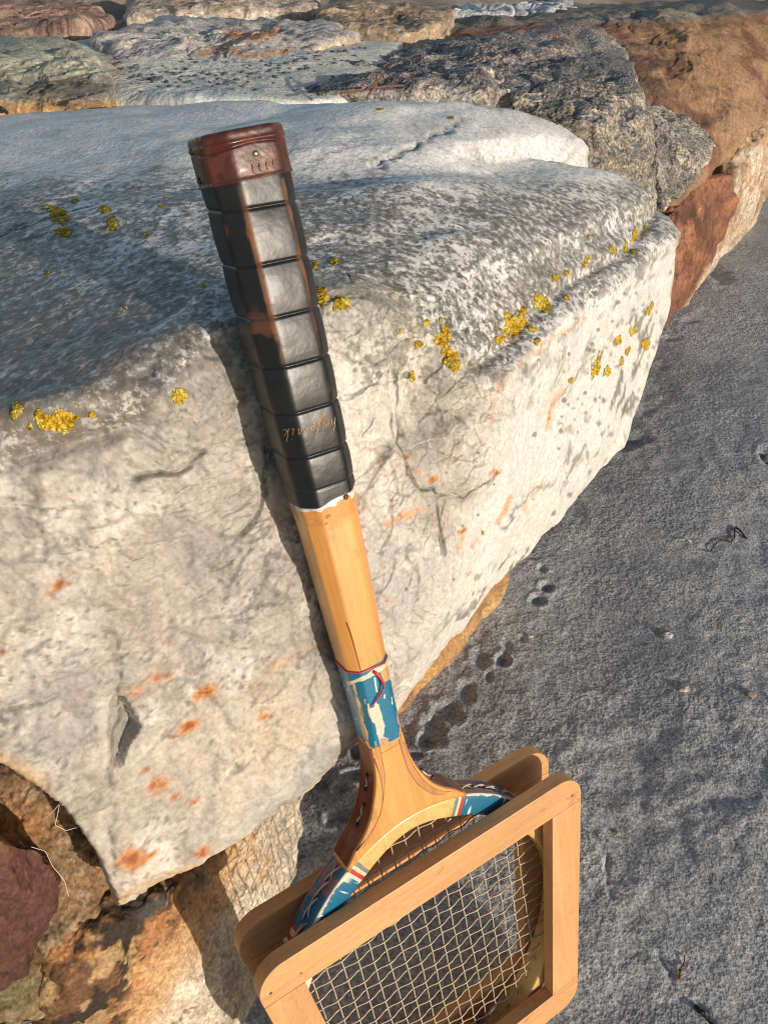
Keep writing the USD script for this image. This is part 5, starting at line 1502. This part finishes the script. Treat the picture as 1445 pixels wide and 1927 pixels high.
PRESS = thing('racket_press', 'wooden racket press of two beech frames clamped over the strung head', 'racket press', PR(0, V0 + LO_ + BAR, 0))
wid = lambda v: WI - TAPER * (v - V0)
va, vb = V0 - BAR, V0 + LO_ + BAR
quad = Polygon([(-wid(va) - BAR, va), (wid(va) + BAR, va), (wid(vb) + BAR, vb), (-wid(vb) - BAR, vb)])
outerp = quad.buffer(-.019).buffer(.019, quad_segs=14)
hole = Polygon([(-wid(V0), V0), (wid(V0), V0), (wid(V0 + LO_), V0 + LO_), (-wid(V0 + LO_), V0 + LO_)])
G = .00008
railp = [('top_rail', outerp.intersection(sbox(-1, 0, 1, V0 - G)), 0), ('bottom_rail', outerp.intersection(sbox(-1, V0 + LO_ + G, 1, 2)), 0)]
mid = outerp.intersection(sbox(-1, V0 + G, 1, V0 + LO_ - G)).difference(hole)
for s in mid.geoms:
    railp.append(('side_rail', s, 1))
for front_ in (True, False):
    for k, (nm, pg, along) in enumerate(railp):
        pg = pg.simplify(.0001) if False else pg
        p = np.array(pg.exterior.coords)
        pg2 = Polygon(p).segmentize(.006) if hasattr(Polygon(p), 'segmentize') else Polygon(p)
        from shapely import segmentize
        pg2 = segmentize(Polygon(p), .006)
        h0, h1 = (HF - TH, HF) if front_ else (-HF, -HF + TH)
        m, uvh = plate(pg2, h0, h1, .0007, PR)
        obj_wood(nm, m, uvh, 'beech', PRESS, along=along, off=.13 * k + (0 if front_ else .71), smooth=30, label=('front ' if front_ else 'rear ') + nm.replace('_', ' '))
for x, y, r in ((569.5, 1838, .0008), (513, 1877, .0011), (1071, 1493, .0012), (1063, 1499, .0006), (1083, 1500, .0007)):
    q = FP(x, y, HF) - PC
    c = PR(q @ PU, V0 + q @ PV, HF - .0001)
    obj('nail', trimesh.Trimesh((uv.vertices * np.array([r, r, .0003])) @ np.stack([PU, PV, PN]) + c, uv.faces, process=False), 'rust_tack', PRESS, smooth=True)
# dry roots and web threads in the gaps
rng = np.random.default_rng(9)


def fibre(name, pts, r, m, label, cat, wob=.002, seed=1):
    pts = np.array(pts); t = np.linspace(0, 1, len(pts)); tt = np.linspace(0, 1, len(pts) * 6)
    q = np.stack([np.interp(tt, t, pts[:, k]) for k in range(3)], 1)
    q += wob * (np.stack([fbm(q * 40, 2, seed + k) for k in range(3)], 1) - .5) * 2
    obj(name, tube(q, r, 5), m, None, smooth=True, label=label, category=cat)


fibre('root', [W(80, 1545, .415), W(100, 1530, .41), W(112, 1515, .41), W(105, 1555, .415), W(125, 1565, .42), W(150, 1558, .425), W(165, 1565, .43)], .00022, 'web_fibre', 'fine pale root looping out of the gap above the dark red boulder', 'root')
fibre('root', [W(60, 1590, .40), W(85, 1600, .405), W(95, 1630, .41), W(118, 1660, .415), W(125, 1690, .42)], .00018, 'web_fibre', 'thin pale root hanging along the right side of the dark red boulder', 'root', seed=5)
for i, (a, b, lab) in enumerate((((692, 178), (708, 140), 'brown dry twig standing in the dark gap behind the pale boulder'), ((640, 172), (760, 158), 'long brown straw lying in the dark gap behind the pale boulder'), ((700, 165), (722, 130), 'bent straw right of the brown dry twig in the dark gap'))):
    fibre('straw', [W(a[0], a[1], .84), W((a[0] + b[0]) / 2 + 4, (a[1] + b[1]) / 2, .85), W(b[0], b[1], .88)], .0012, 'root_fibre', lab, 'straw', .004, 20 + i)
fibre('seaweed_strand', [Wz(0, 208, .565), Wz(8, 203, .572), Wz(14, 210, .566)], .0016, 'black_weed', 'small dark weed scrap lying on the pale boulder at the left edge', 'weed', .004, 31)
